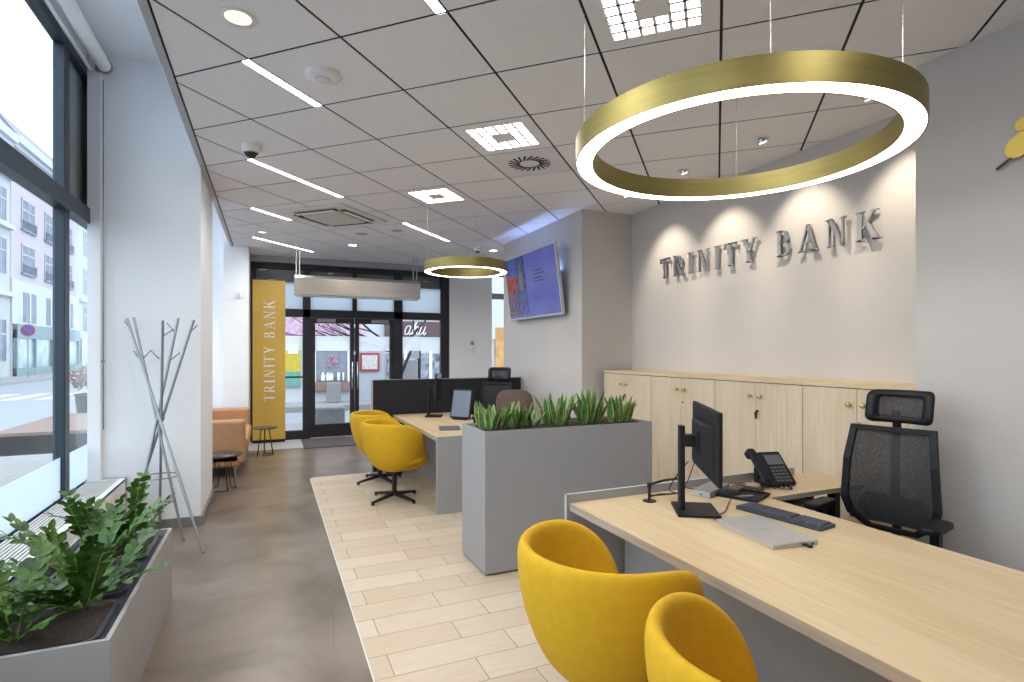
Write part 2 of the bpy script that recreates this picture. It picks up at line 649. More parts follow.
bar(fr, -.31, -.22, 0, 3.1)
bar(fr, 3.06, 3.23, 0, 3.1)
bar(fr, -.22, 3.06, 3.0, 3.1)
bar(fr, -.22, 3.06, 2.17, 2.31)
bar(fr, .53, .66, 0, 3.0)
bar(fr, 2.15, 2.31, 0, 3.0)
bar(fr, 1.385, 1.465, 2.31, 3.0)
bar(fr, -.22, .53, 0, .16)
bar(fr, 2.31, 3.06, 0, .16)
wf = struct('window_3', fr, M['frame'], bevel=.004)
gl = MB()
gl.box((-.22, FY - .004, .1), (3.06, FY + .002, 3.0))
wfg = MB()
wfg.box((-.22, FY - .004, .1), (.55, FY + .002, 2.2))
wfg.box((2.3, FY - .004, .1), (3.06, FY + .002, 2.2))
wfg.box((-.22, FY - .004, 2.3), (3.06, FY + .002, 3.0))
wfg.build('glass_pane', M['glass'], wf)
ff = MB()
ff.box((-.22, FY - .008, 2.31), (3.06, FY - .006, 2.78))
ff.build('frosted_film', M['film'], wf, label='white frosted film above the doors')
ff = MB()
ff.box((-.22, FY + .02, 2.78), (3.06, FY + .03, 3.0))
ff.build('upper_panel', mat('upper_panel_dark', (.17, .17, .18), .6), wf, label='dark grey panel strip under the top frame')
ff = MB()
ff.box((-.22, FY + .01, 1.57), (.53, FY + .012, 1.84))
ff.box((2.31, FY + .01, 1.57), (3.06, FY + .012, 1.84))
ff.build('frosted_band', M['film2'], wf)
tl = MB()
tl.box((-.22, FY - .02, 1.09), (.53, FY + .02, 1.12))
tl.build('glazing_bar', M['frame'], wf)


def leaf(n, x0, x1, hx, hs):
    f = MB()
    w = .075
    f.box((x0, FY - .035, .02), (x0 + w, FY + .035, 2.165))
    f.box((x1 - w, FY - .035, .02), (x1, FY + .035, 2.165))
    f.box((x0 + w, FY - .035, .02), (x1 - w, FY + .035, .25))
    f.box((x0 + w, FY - .035, 2.07), (x1 - w, FY + .035, 2.165))
    d = struct(n, f, M['frame'], bevel=.004)
    B((x0 + w, FY - .003, .25), (x1 - w, FY + .003, 2.07)).build('glass_pane', M['glass'], d)
    B((x0 + w, FY + .008, 1.57), (x1 - w, FY + .010, 1.84)).build('frosted_band', M['film2'], d)
    h = MB()
    h.tube([(hx, FY - .035, .85), (hx, FY - .09, .88), (hx, FY - .09, 1.36), (hx, FY - .035, 1.39)], .012, 8)
    h.build('door_handle', M['chrome'], d)
    c = MB()
    c.rbox((x0 + .1 if hs > 0 else x1 - .42, FY - .09, 2.085), (x0 + .42 if hs > 0 else x1 - .1, FY - .035, 2.145), .01)
    c.build('door_closer', M['greym'], d)
    hg = MB()
    for z in (.35, 1.5, 2.0):
        hg.cyl(((x1 if hs > 0 else x0), FY - .045, z), ((x1 if hs > 0 else x0), FY - .045, z + .06), .012)
    hg.build('lock_fitting', M['chrome'], d)
    return d


leaf('door_1', .665, 1.42, 1.38, 1)
leaf('door_2', 1.43, 2.145, 1.47, -1)
# small window beyond the right-hand column
f = MB()
f.box((4.12, 10.46, 0), (5.0, 10.56, .12))
f.box((4.12, 10.46, 3.1), (5.0, 10.56, 3.25))
w4 = struct('window_4', f, M['frame'])
B((4.12, 10.5, .12), (5.0, 10.506, 3.1)).build('glass_pane', M['glass'], w4)

# entrance floor
tag(B((.50, 9.42, .0008), (2.35, 10.40, .014)).build('entrance_mat', M['mat']), 'dark ribbed entrance mat in front of the glass doors', 'doormat')
struct('trim_6', B((-.31, 9.50, .0005), (.495, 10.44, .010)), M['slab'])

# ================================================================== CEILING FITTINGS
GROT = math.atan2(GB.y, GB.x)       # grid turned


def gplace(a, b, z=CZ):
    p = gp(a, b)
    return (p.x, p.y, z)


# linear lights: recessed in the strip cut from the tile
lnames = ['recessed line light nearest the window wall, above the coat stand',
          'long line light just beyond the white dome camera', 'short line light beside the ceiling air conditioner',
          'farthest long line light over the entrance door side', 'line light between the air conditioner and the small ring lamp',
          'line light cut by the top edge of the picture']
for (la, b0, b1, _), lb in zip(LINES, lnames):
    L = (b1 - b0) * GT
    o = thing('linear_light', 'white ' + lb, 'ceiling light', gplace(la - .055, (b0 + b1) / 2), GROT, 'line lights in the ceiling')
    f = MB()
    f.box((-L / 2 + .008, -.034, -.002), (L / 2 - .008, -.030, .003))
    f.box((-L / 2 + .008, .022, -.002), (L / 2 - .008, .026, .003))
    f.build('housing', M['whiteplast'], o)
    B((-L / 2 + .008, -.030, -.001), (L / 2 - .008, .022, .003)).build('diffuser', M['linee'], o)
    lamp('lamp_glow', 'SPOT', (0, 0, -.06), LINE_W * (b1 - b0) / 2, (1, .97, .93), o, spot_size=3.0, spot_blend=.5, shadow_soft_size=.2)


def louvre(a, b, label):
    o = thing('louvre_light', label, 'ceiling light', gplace(a + .5, b + .5), GROT, 'square louvre lights in the ceiling')
    h = GT / 2 - .007
    n = 6
    c0, pitch, cs = -.225, .075, .062
    f = MB()
    e = .222
    for x0, y0, x1, y1 in ((-h, -h, h, -e), (-h, e, h, h), (-h, -e, -e, e), (e, -e, h, e)):
        f.box((x0, y0, -.001), (x1, y1, .003))
    for i in range(n - 1):
        x = -.225 + pitch * (i + 1)
        f.box((x - .008, -e, -.002), (x + .008, e, .003))
        f.box((-e, x - .008, -.002), (e, x + .008, .003))
    f.box((-.075, -.075, -.003), (.075, .075, .003))
    f.build('frame', M['tile'], o)
    d = MB()
    for i in range(n):
        for j in range(n):
            if i in (2, 3) and j in (2, 3):
                continue
            x, y = -.1875 + pitch * i, -.1875 + pitch * j
            d.box((x - .0285, y - .0285, -.0005), (x + .0285, y + .0285, .002))
    d.build('light_cell_grid', M['louve'], o)
    lamp('lamp_glow', 'SPOT', (0, 0, -.06), LOUV_W, (1, .95, .88), o, spot_size=3.0, spot_blend=.5, shadow_soft_size=.2)
    return o


louvre(3, 0, 'square louvre light at the top edge, above the big brass ring')
louvre(1, 2, 'square louvre light beside the round air vent')
louvre(-1, 4, 'square louvre light above the small brass ring lamp')
for ab, lb in (((3, -4), 'added square louvre light, unseen, behind the viewer near the back wall'), ((0, -3), 'added square louvre light, unseen, overhead of the grey aisle'), ((5, -2), 'added square louvre light, unseen, overhead of the near desk chair')):
    louvre(*ab, lb)  # out-of-view louvres, added to raise the room's ambient light
# swirl diffuser vent
o = thing('air_vent', 'square white ceiling vent with a round swirl of black slots', 'vent', gplace(1.5, 3.5), GROT)
h = GT / 2 - .007
B((-h, -h, -.001), (h, h, .003)).build('vent_plate', mat('vent_white', (.78, .77, .76), .25, var=.01), o)
s = MB()
for i in range(20):
    t = 2 * PI * i / 20
    mx = Matrix.Rotation(t, 4, 'Z') @ Matrix.Translation((.135, 0, 0)) @ Matrix.Rotation(.45, 4, 'Z')
    s.box((-.055, -.0085, -.004), (.055, .0085, -.0012), 0, mx)
s.build('slot_ring', M['void'], o)

# ceiling cassette air conditioner
o = thing('ceiling_air_conditioner', 'white square ceiling cassette air conditioner with curved louvres', 'air conditioner', (.72, 7.02, CZ), GROT)
f = MB()
h = .46
f.rbox((-h, -h, -.02), (h, h, .0), .03)
f.build('panel', mat('ac_cream', (.74, .72, .69), .4), o, bevel=.006)
f = MB()
f.rbox((-.27, -.27, -.045), (.27, .27, -.02), .06, 5)
f.build('intake_grille', mat('ac_grille', (.62, .60, .57), .6, var=.2, scale=90, stretch=(1, .05, 1)), o, bevel=.012)
for k in range(4):
    f = MB()
    mx = Matrix.Rotation(k * PI / 2, 4, 'Z')
    f.box((-.29, .30, -.030), (.29, .365, -.0205), 0, mx)
    f.build('air_slot', M['carcass'], o)
    f = MB()
    f.box((-.27, .325, -.046), (.27, .372, -.038), 0, mx)
    f.build('louvre_flap', M['whiteplast'], o)


def round_down(x, y, label, r=.075, lit=True, em='downe', power=None):
    o = thing('downlight', label, 'ceiling light', (x, y, CZ), 0, 'round downlights in the ceiling')
    f = MB()
    f.lathe([(r * .72, -.004), (r, -.008), (r, 0), (r * .72, .0)], 32)
    f.build('trim_ring', M['whiteplast'], o)
    f = MB()
    f.cyl((0, 0, -.004), (0, 0, -.001), r * .73, n=28)
    f.build('lamp_disc', M[em] if lit else M['trimgrey'], o)
    if power:
        lamp('lamp_glow', 'SPOT', (0, 0, -.012), power, (1, .88, .70), o, spot_size=2.8, spot_blend=.8, shadow_soft_size=.05)
    return o


round_down(-.145, 3.04, 'round warm downlight nearest the top left corner of the ceiling', .085, power=DOWN_W)
round_down(-.10, 8.35, 'small round warm downlight near the far end of the window side', .07, power=DOWN_W)
round_down(3.33, 8.36, 'oval looking bright downlight left above the wall television', .08, em='linee', power=DOWN_W)
round_down(1.17, 8.8, 'round bright downlight between the air conditioner and the doors', .08, em='linee', power=DOWN_W)
for x, y, lb in ((1.17, 7.9, 'small grey round ceiling speaker left of its twin near the air conditioner'), (1.58, 7.51, 'small grey round ceiling speaker right of its twin near the air conditioner')):
    o = thing('ceiling_speaker', lb, 'speaker', (x, y, CZ), 0, 'grey ceiling speakers')
    f = MB()
    f.lathe([(.078, -.004), (.088, -.006), (.09, 0)], 28)
    f.build('rim', M['whiteplast'], o)
    MB().cyl((0, 0, -.0045), (0, 0, -.001), .079, n=28).build('speaker_grille', M['trimgrey'], o)

# wall washers along the logo wall
SP = [(3.52, 2.33, 'nearest the viewer'), (3.49, 3.14, 'second from the near end'), (3.44, 3.97, 'third from the near end'), (3.40, 4.80, 'farthest from the viewer')]
for x, y, lb in SP:
    o = thing('recessed_spotlight', 'small tilted spotlight washing the lettered wall, ' + lb, 'ceiling light', (x, y, CZ), 0, 'wall washer spotlights')
    f = MB()
    f.lathe([(.03, -.002), (.052, -.006), (.055, 0)], 24)
    f.build('trim_ring', M['whiteplast'], o)
    mx = Matrix.Rotation(-.4, 4, 'Y')
    MB().cyl((0, 0, -.03), (0, 0, -.002), .03, n=20, mx=mx).build('lamp_housing', M['chrome'], o)
    MB().cyl((0, 0, -.033), (0, 0, -.0305), .025, n=20, mx=mx).build('lamp_disc', M['linee'], o)
    d = Vector((4.0 - x, 0, -.85))
    lamp('lamp_beam', 'SPOT', (.02, 0, -.05), SPOT_W, (1, .86, .66), o, spot_size=1.25, spot_blend=.75, shadow_soft_size=.02, rot=d.to_track_quat('-Z', 'Y').to_euler())

# access point + dome cameras
o = thing('wireless_access_point', 'white round flat access point on a tile near the first line light', 'access point', (.288, 3.458, CZ))
f = MB()
f.lathe([(.001, -.034), (.035, -.034), (.045, -.030), (.075, -.028), (.098, -.018), (.10, 0)], 36)
f.build('cover', M['whiteplast'], o)
MB().lathe([(.036, -.0355), (.040, -.0365), (.044, -.0335)], 32).build('light_ring', mat('ap_ring', (.55, .6, .8), .4), o)


def dome(x, y, label, r=.07):
    o = thing('dome_camera', label, 'security camera', (x, y, CZ), 0, 'ceiling dome cameras')
    MB().lathe([(r * .72, -.062), (r * .98, -.05), (r * 1.05, -.02), (r * 1.05, 0)], 32).build('camera_body', M['whiteplast'], o)
    MB().ell((0, 0, -.055), (r * .7, r * .7, r * .75), 28, 14).build('camera_dome', mat('smoked_dome', (.02, .02, .025), .08), o)
    MB().lathe([(r * .70, -.067), (r * .78, -.067), (r * .76, -.058)], 28).build('collar', M['greym'], o)
    return o


dome(-.14, 4.88, 'white dome camera with a dark eye hanging left of the long line light')
dome(3.0, 8.2, 'small dark dome camera above the small brass ring lamp', .05)

# ================================================================== RING LAMPS
CYC = 64


def ring(name, loc, R, w, h, cables, label, energy):
    o = thing(name, label, 'pendant lamp', loc, 0, 'brass ring pendant lamps')
    f = MB()
    f.lathe([(R - .006, 0), (R, 0), (R, h), (R - .006, h)], 96, sharp=True)
    f.lathe([(R - w, h), (R - w, 0), (R - w + .006, 0), (R - w + .006, h)], 96, sharp=True)
    f.lathe([(R - .006, h), (R - w + .006, h)], 96)
    f.build('brass_band', M['gold'], o)
    d = MB()
    d.lathe([(R - w + .006, .004), (R - w + .006, .001), (R - .006, .001), (R - .006, .004)], 96, sharp=True)
    d.build('diffuser', M['ringe'], o)
    for ang in cables:
        x, y = (R - w / 2) * math.cos(ang), (R - w / 2) * math.sin(ang)
        MB().cyl((x, y, h), (x, y, CZ - loc[2] - .001), .0016, n=6).build('suspension_cable', M['chrome'], o)
        MB().cyl((x, y, h), (x, y, h + .02), .006, n=10).build('cable_grip', M['chrome'], o)
    return o


ring('ring_pendant_lamp', (2.0, 1.965, 2.465), .738, .085, .105, (4.9, -2.19, .75, 2.6), 'large brass ring lamp hanging above the near desk', 1)
ring('ring_pendant_lamp', (2.04, 5.96, 2.455), .47, .075, .105, (-1.0, .95, 2.9), 'small brass ring lamp hanging above the far desk', 1)


# ================================================================== LETTERS
def quad(x0, y0, x1, y1, w):
    """thick line with horizontal ends"""
    return [(x0 - w / 2, y0), (x0 + w / 2, y0), (x1 + w / 2, y1), (x1 - w / 2, y1)]


def rect(x0, y0, x1, y1):
    return [(x0, y0), (x1, y0), (x1, y1), (x0, y1)]


def bowl(x, y0, y1, rx, w, n=8):
    """right-hand half ring attached at x between heights y0 and y1, heavier on its flank"""
    cy, ry = (y0 + y1) / 2, (y1 - y0) / 2
    out = []
    for i in range(n):
        a0, a1 = -PI / 2 + PI * i / n, -PI / 2 + PI * (i + 1) / n
        q = []
        for a, k in ((a0, 0), (a1, 0), (a1, 1), (a0, 1)):
            ix, iy = (rx - w, ry - .055)
            r = (rx, ry) if k == 0 else (ix, iy)
            q.append((x + r[0] * math.cos(a), cy + r[1] * math.sin(a)))
        out.append(q)
    return out


def letter(ch):
    T, t, s, e = .155, .062, .045, .075
    P = []

    def serif(x, y, w):
        P.append(rect(x - w / 2 - e, y, x + w / 2 + e, y + s))
    if ch == 'T':
        W = .68
        P += [rect(W / 2 - T / 2, 0, W / 2 + T / 2, 1), rect(0, 1 - .07, W, 1), [(0, 1), (0, .76), (.035, .76), (.07, .95)], [(W, 1), (W - .07, .95), (W - .035, .76), (W, .76)]]
        serif(W / 2, 0, T)
    elif ch == 'I':
        W = .33
        P += [rect(W / 2 - T / 2, 0, W / 2 + T / 2, 1)]
        serif(W / 2, 0, T)
        serif(W / 2, 1 - s, T)
    elif ch == 'R':
        W = .74
        x = .17
        P += [rect(x - T / 2, 0, x + T / 2, 1)]
        serif(x, 0, T)
        P += [rect(x - T / 2 - e, 1 - s, x + .1, 1)]
        P += [rect(x, .945, x + .16, 1), rect(x, .46, x + .16, .515)]
        P += bowl(x + .15, .46, 1, .29, T * .95)
        P += [[(.30, .48), (.47, .48), (.76, 0), (.58, 0)], rect(.56, 0, .82, s)]
        W = .80
    elif ch == 'B':
        W = .70
        x = .17
        P += [rect(x - T / 2, 0, x + T / 2, 1)]
        P += [rect(x - T / 2 - e, 1 - s, x + .1, 1), rect(x - T / 2 - e, 0, x + .1, s)]
        P += [rect(x, .945, x + .16, 1), rect(x, .485, x + .18, .54), rect(x, 0, x + .18, .055)]
        P += bowl(x + .14, .485, 1, .26, T * .9)
        P += bowl(x + .16, 0, .54, .31, T)
    elif ch == 'N':
        W = .86
        P += [rect(.14, 0, .14 + t, 1), rect(W - .14 - t, 0, W - .14, 1), [(.10, 1), (.28, 1), (W - .14, 0), (W - .24, 0)]]
        serif(.17, 0, t)
        serif(W - .17, 1 - s, t)
        P.append(rect(.03, 1 - s, .28, 1))
    elif ch == 'Y':
        W = .80
        P += [rect(.40 - T / 2, 0, .40 + T / 2, .46), [(.07, 1), (.25, 1), (.47, .44), (.34, .40)], [(.63, 1), (.70, 1), (.475, .42), (.40, .44)]]
        serif(.40, 0, T)
        P += [rect(0, 1 - s, .33, 1), rect(.56, 1 - s, .80, 1)]
    elif ch == 'A':
        W = .86
        P += [[(.10, 0), (.165, 0), (.47, 1), (.40, 1)], [(.38, 1), (.50, 1), (.78, 0), (.61, 0)], rect(.22, .30, .66, .355)]
        P += [rect(.02, 0, .27, s), rect(.53, 0, .86, s)]
    elif ch == 'K':
        W = .84
        x = .17
        P += [rect(x - T / 2, 0, x + T / 2, 1)]
        serif(x, 0, T)
        serif(x, 1 - s, T)
        P += [[(.24, .42), (.30, .38), (.70, 1), (.62, 1)], [(.36, .56), (.48, .66), (.80, 0), (.62, 0)], rect(.54, 1 - s, .80, 1), rect(.56, 0, .88, s)]
    else:
        W = .42
    return P, W


def word(txt, height, total, origin, ux, uy, un, depth, m, parent, pname='letter', label=None):
    """letters from origin along ux, up uy, extruded along un, filling the length total"""
    ls = [(c, *letter(c)) for c in txt]
    wsum = sum(w for _, _, w in ls) * height
    gap = (total - wsum) / (len(ls) - 1)
    x = 0
    ux, uy, un = Vector(ux), Vector(uy), Vector(un)
    for c, P, w in ls:
        if c != ' ':
            b = MB()
            for q in P:
                n = len(q)
                vs = []
                for k in (0, depth):
                    for (a, bb) in q:
                        vs.append(Vector(origin) + ux * (x + a * height) + uy * (bb * height) + un * k)
                b.add(vs, [tuple(reversed(range(n))), tuple(range(n, 2 * n))] + [(i, (i + 1) % n, n + (i + 1) % n, n + i) for i in range(n)])
            b.build(pname, m, parent)
        x += w * height + gap


sg = thing('wall_lettering', 'raised brushed steel letters TRINITY BANK on the wall above the cabinets', 'sign', (4.0, 3.75, 2.36))
word('TRINITY BANK', .215, 2.40, (-.024, 1.19, 0), (0, -1, 0), (0, 0, 1), (-1, 0, 0), .022, M['steell'], sg)

# emblem at the right edge of the near wall : flower-like petals in brass
em = thing('wall_emblem', 'golden leaf shaped emblem on the near right wall, cut by the picture edge', 'sign', (3.43, 1.43, 2.45))
f = MB()


def petal(m, cy, cz, ry, rz, rot, x0=-.03, x1=-.018, n=18):
    vs = []
    for x in (x0, x1):
        for i in range(n):
            t = 2 * PI * i / n
            a, b = ry * math.cos(t), rz * math.sin(t) * (1 - .25 * math.cos(t))
            vs.append((x, cy + a * math.cos(rot) - b * math.sin(rot), cz + a * math.sin(rot) + b * math.cos(rot)))
    m.add(vs, [tuple(range(n)), tuple(reversed(range(n, 2 * n)))] + [((i + 1) % n, i, n + i, n + (i + 1) % n) for i in range(n)])


petal(f, .06, .135, .075, .05, 2.3)
petal(f, -.04, .14, .12, .06, 1.6)
petal(f, -.10, .03, .10, .05, 2.7)
petal(f, .045, .235, .045, .03, 2.4)
f.build('emblem_leaves', mat('emblem_gold', (.60, .45, .08), .4, .4), em)
MB().tube([(-.02, .165, .035), (-.02, .12, .065), (-.02, .05, .105), (-.02, -.05, .16)], .007).build('emblem_stalk', mat('emblem_dark', (.10, .08, .04), .5, .3), em)

# ================================================================== CABINETS
CXF = 3.55
ysep = [5.44, 4.567, 3.695, 2.83, 2.0]
clab = ['first cabinet from the far end, partly behind the tall planter', 'second cabinet from the far end, behind the monitor', 'third cabinet from the far end, behind the desk telephone', 'last cabinet, nearest the viewer, behind the mesh office chair']
mids = [5.045, 4.125, 3.257, 2.425]
for i in range(4):
    y1, y0 = ysep[i], ysep[i + 1]
    o = thing('storage_cabinet', 'light oak double door ' + clab[i], 'cabinet', (CXF, (y0 + y1) / 2, 0), 0, 'oak cabinets below the lettered wall')
    yc = (y0 + y1) / 2
    b = MB()
    b.box((.02, y0 - yc + .0015, .06), (.44, y1 - yc - .0015, 1.31))
    b.box((.04, y0 - yc + .01, 0), (.42, y1 - yc - .01, .06))
    b.build('body', [M['carcass']], o)
    B((-.004, y0 - yc + .0005, 1.3105), (.445, y1 - yc - .0005, 1.34)).build('cabinet_top', M['woodtop'], o)
    ym = mids[i] - yc
    for k, (a, c) in enumerate(((y0 - yc + .003, ym - .002), (ym + .002, y1 - yc - .003))):
        d = B((0, a, .065), (.019, c, 1.304)).build('door', M['woodz'], o)
        ky = ym - .05 if k == 0 else ym + .05
        kn = MB()
        kn.lathe([(.008, 0), (.007, .012), (.016, .018), (.017, .028), (.012, .032), (.0005, .033)], 20, mx=Matrix.Translation((0, ky, 1.20)) @ Matrix.Rotation(-PI / 2, 4, 'Y'))
        kn.build('knob', M['knob'], d)
        if k == 0:
            lk = MB()
            lk.cyl((-.004, ym - .022, 1.08), (.002, ym - .022, 1.08), .010, n=16)
            lk.box((-.020, ym - .0235, 1.073), (-.004, ym - .0205, 1.087))
            if i in (0, 2):
                lk.cyl((-.024, ym - .022, 1.062), (-.020, ym - .022, 1.062), .014, n=14)
                lk.box((-.024, ym - .030, 1.02), (-.020, ym - .014, 1.055))
            lk.build('lock', M['blackm'] if i in (0, 2) else M['steel'], d)


# ================================================================== DESKS
def desk(name, label, X0, X1, Y0, Y1, ret=None, endpanel=False, screen_panel=True):
    o = thing(name, label, 'desk', (X0, Y0, 0), 0, 'oak topped grey reception desks')
    w, L = X1 - X0, Y1 - Y0
    ya = .036 if endpanel else 0.
    t = MB()
    t.box((0, ya, .738), (w, L, .740))
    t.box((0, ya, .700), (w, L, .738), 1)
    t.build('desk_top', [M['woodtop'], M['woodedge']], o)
    fp = MB()
    fp.box((.34, .04, .0), (.358, L - .02, .70))
    fp.build('modesty_panel', M['greylam'], o)
    if endpanel:
        B((0, 0, 0), (w, .036, .740)).build('side_panel', M['greylam'], o)
    if ret:
        rx, ry0, ry1 = ret
        r = MB()
        q = [(w + .002, ry0 - Y0), (rx - X0 - .04, ry0 - Y0), (rx - X0 - .012, ry0 - Y0 + .012), (rx - X0, ry0 - Y0 + .04), (rx - X0, ry1 - Y0 - .06), (rx - X0 - .02, ry1 - Y0 - .02), (rx - X0 - .12, ry1 - Y0), (w + .002, ry1 - Y0)]
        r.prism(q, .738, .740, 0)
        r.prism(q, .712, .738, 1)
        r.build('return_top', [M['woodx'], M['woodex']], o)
        l = MB()
        l.box((rx - X0 - .20, ry0 - Y0 + .07, .0), (rx - X0 - .15, ry0 - Y0 + .12, .712))
        l.build('leg', M['blackm'], o)
        l = MB()
        l.box((rx - X0 - .20, ry1 - Y0 - .10, .0), (rx - X0 - .15, ry1 - Y0 - .05, .712))
        l.build('leg', M['blackm'], o)
        l = MB()
        l.box((w + .04, ry0 - Y0 + .05, .03), (w + .44, ry1 - Y0 - .03, .66))
        l.build('drawer_unit', M['greylam'], o)
        for k in range(3):
            B((w + .045, ry0 - Y0 + .032, .05 + .2 * k), (w + .435, ry0 - Y0 + .049, .235 + .2 * k)).build('drawer', M['greylam'], o)
    return o


d1 = desk('reception_desk', 'long oak topped desk with grey panels in the foreground', 1.47, 2.54, -.6, 2.585, ret=(3.37, 2.235, 2.585))
scr = MB()
scr.box((0, 0, 0), (1.715, .018, .785))
o = scr.build('end_panel', M['greylam'], d1)
o.location = (-.018, 3.186, 0)
e = MB()
e.box((-.002, -.001, 0), (0, .019, .787))
e.box((-.002, -.001, .785), (1.715, .019, .787))
e = e.build('panel_edge', M['greylaml'], o)

d2 = desk('reception_desk', 'oak topped desk with a grey side panel beyond the tall planter', 1.45, 2.38, 5.08, 7.14, endpanel=True)

# black desk partition
o = thing('desk_partition', 'long black fabric partition behind the far desk', 'partition', (1.19, 7.16, 0))
B((.012, .003, .015), (2.09, .045, 1.185)).build('panel', M['blackf'], o, bevel=.008)
B((-.012, 0, 0), (.012, .048, 1.19)).build('end_profile', M['greylaml'], o)
B((.012, .0, 1.186), (2.09, .048, 1.196)).build('top_profile', M['greym'], o)


# ================================================================== YELLOW TUB CHAIRS
def tub_chair(name, label, loc, rz):
    o = thing(name, label, 'chair', loc, rz, 'yellow swivel tub chairs')
    N = 120
    sh = MB()

    def sm(a, b, x):
        t = max(0, min(1, (x - a) / (b - a)))
        return t * t * (3 - 2 * t)
    rows = []
    for j in range(N):
        th = -PI + 2 * PI * j / N          # 0 = back
        d = abs(math.degrees(th))
        u_ = max(0., min(1., (d - 60) / 84.))
        top = .425 + .400 * (1 - u_ ** 3.3) ** .52
        dx, dy = -math.cos(th), math.sin(th)
        kx, ky = (1.0 + .14 * sm(138, 165, d), 1.03)
        prof = []
        zb = .30
        H = top - zb
        # outer side, bottom to rim
        for s_, r_ in ((0., .055), (.02, .13), (.10, .208), (.25, .265), (.45, .308), (.65, .334), (.85, .346), (.955, .343)):
            prof.append((r_ - .02 * sm(120, 160, d) * (s_ > .2), zb + H * s_))
        th_r = .048 * (1 - .3 * sm(125, 160, d))
        rr = prof[-1][0]
        prof.append((rr - .012, top - .003))
        prof.append((rr - th_r * .5, top + .003))
        prof.append((rr - th_r * .9, top - .006))
        zi = .40
        for s_, r_ in ((.93, rr - th_r * 1.08), (.7, rr - th_r * 1.15), (.4, .258), (.15, .235), (0., .20)):
            prof.append((min(r_, rr - th_r * 1.05), zi + max(.003, (top - zi)) * s_))
        prof.append((.05, .398))
        rows.append([(dx * r * kx, dy * r * ky, z) for r, z in prof])
    K = len(rows[0])
    vs = [p for r in rows for p in r]
    fs = [(j * K + i, ((j + 1) % N) * K + i, ((j + 1) % N) * K + i + 1, j * K + i + 1) for j in range(N) for i in range(K - 1)]
    sh.add(vs, fs, 0, True)
    sh.add([r[0] for r in rows], [tuple(range(N))], 0, False)
    sh.build('tub_shell', M['yellow'], o, sub=1)
    # seat cushion
    c = MB()
    pr = [(.0005, .385), (.86, .385), (.97, .402), (1.0, .43), (.985, .452), (.93, .468), (.7, .478), (.0005, .481)]
    n = 40
    vs = []
    for r, z in pr:
        for j in range(n):
            t = 2 * PI * j / n
            ct_, st_ = math.cos(t), math.sin(t)
            x = .30 * r * (abs(ct_) ** .85) * (1 if ct_ > 0 else -1) + .055
            y = .262 * r * (abs(st_) ** .85) * (1 if st_ > 0 else -1)
            vs.append((x, y, z - (.02 * max(0, x - .2) / .15)))
    c.add(vs, [(i * n + j, i * n + (j + 1) % n, (i + 1) * n + (j + 1) % n, (i + 1) * n + j) for i in range(len(pr) - 1) for j in range(n)], 0, True)
    c.build('seat_cushion', M['yellow'], o)
    # piping seam between shell and under-seat cup
    sp = []
    for i in range(25):
        t = -1 + 2 * i / 24
        th = PI - t * 1.25
        z = .335 + .11 * (1 - abs(t)) ** .8
        r = .235 + (z - .31) * .45 - (.02 if abs(t) < .3 else .006)
        sp.append((-math.cos(th) * r * 1.0, math.sin(th) * r * 1.03, z))
    MB().tube(sp, .004, 6).build('seam', mat('yellow_seam', (.45, .24, .005), .8) if 'yseam' not in M else M['yseam'], o)
    p = MB()
    p.cyl((0, 0, .275), (0, 0, .302), .09, n=24)
    p.cyl((0, 0, .07), (0, 0, .275), .026, n=20)
    p.build('pedestal', M['blackm'], o)
    for k in range(4):
        a = PI / 4 + k * PI / 2 - .35
        l = MB()
        mx = Matrix.Rotation(a, 4, 'Z')
        l.add([(.02, -.016, .045), (.02, .016, .045), (.02, .016, .082), (.02, -.016, .082), (.30, -.012, .018), (.30, .012, .018), (.30, .012, .036), (.30, -.012, .036)],
              [(0, 3, 2, 1), (4, 5, 6, 7), (0, 1, 5, 4), (1, 2, 6, 5), (2, 3, 7, 6), (3, 0, 4, 7)], 0, False, mx)
        ob = l.build('leg', M['blackm'], o)
        MB().cyl((.288, 0, .004), (.288, 0, .02), .018, .013, n=14, mx=mx).build('glide', M['black'], ob)
    return o


M['yseam'] = mat('yellow_seam', (.45, .24, .005), .8)
ch = tub_chair('tub_chair', 'yellow tub chair at the near desk, the farther of its pair, seen whole', (1.185, 1.79, .004), .12)
dup(ch, (1.205, 1.01, .004), .26, 'yellow tub chair at the near desk, cut by the bottom edge of the picture')
dup(ch, (1.195, 5.80, .004), .10, 'yellow tub chair at the far desk, the nearer one, showing its black star base')
dup(ch, (1.205, 6.70, .004), -.05, 'yellow tub chair at the far desk, mostly hidden behind another yellow chair')


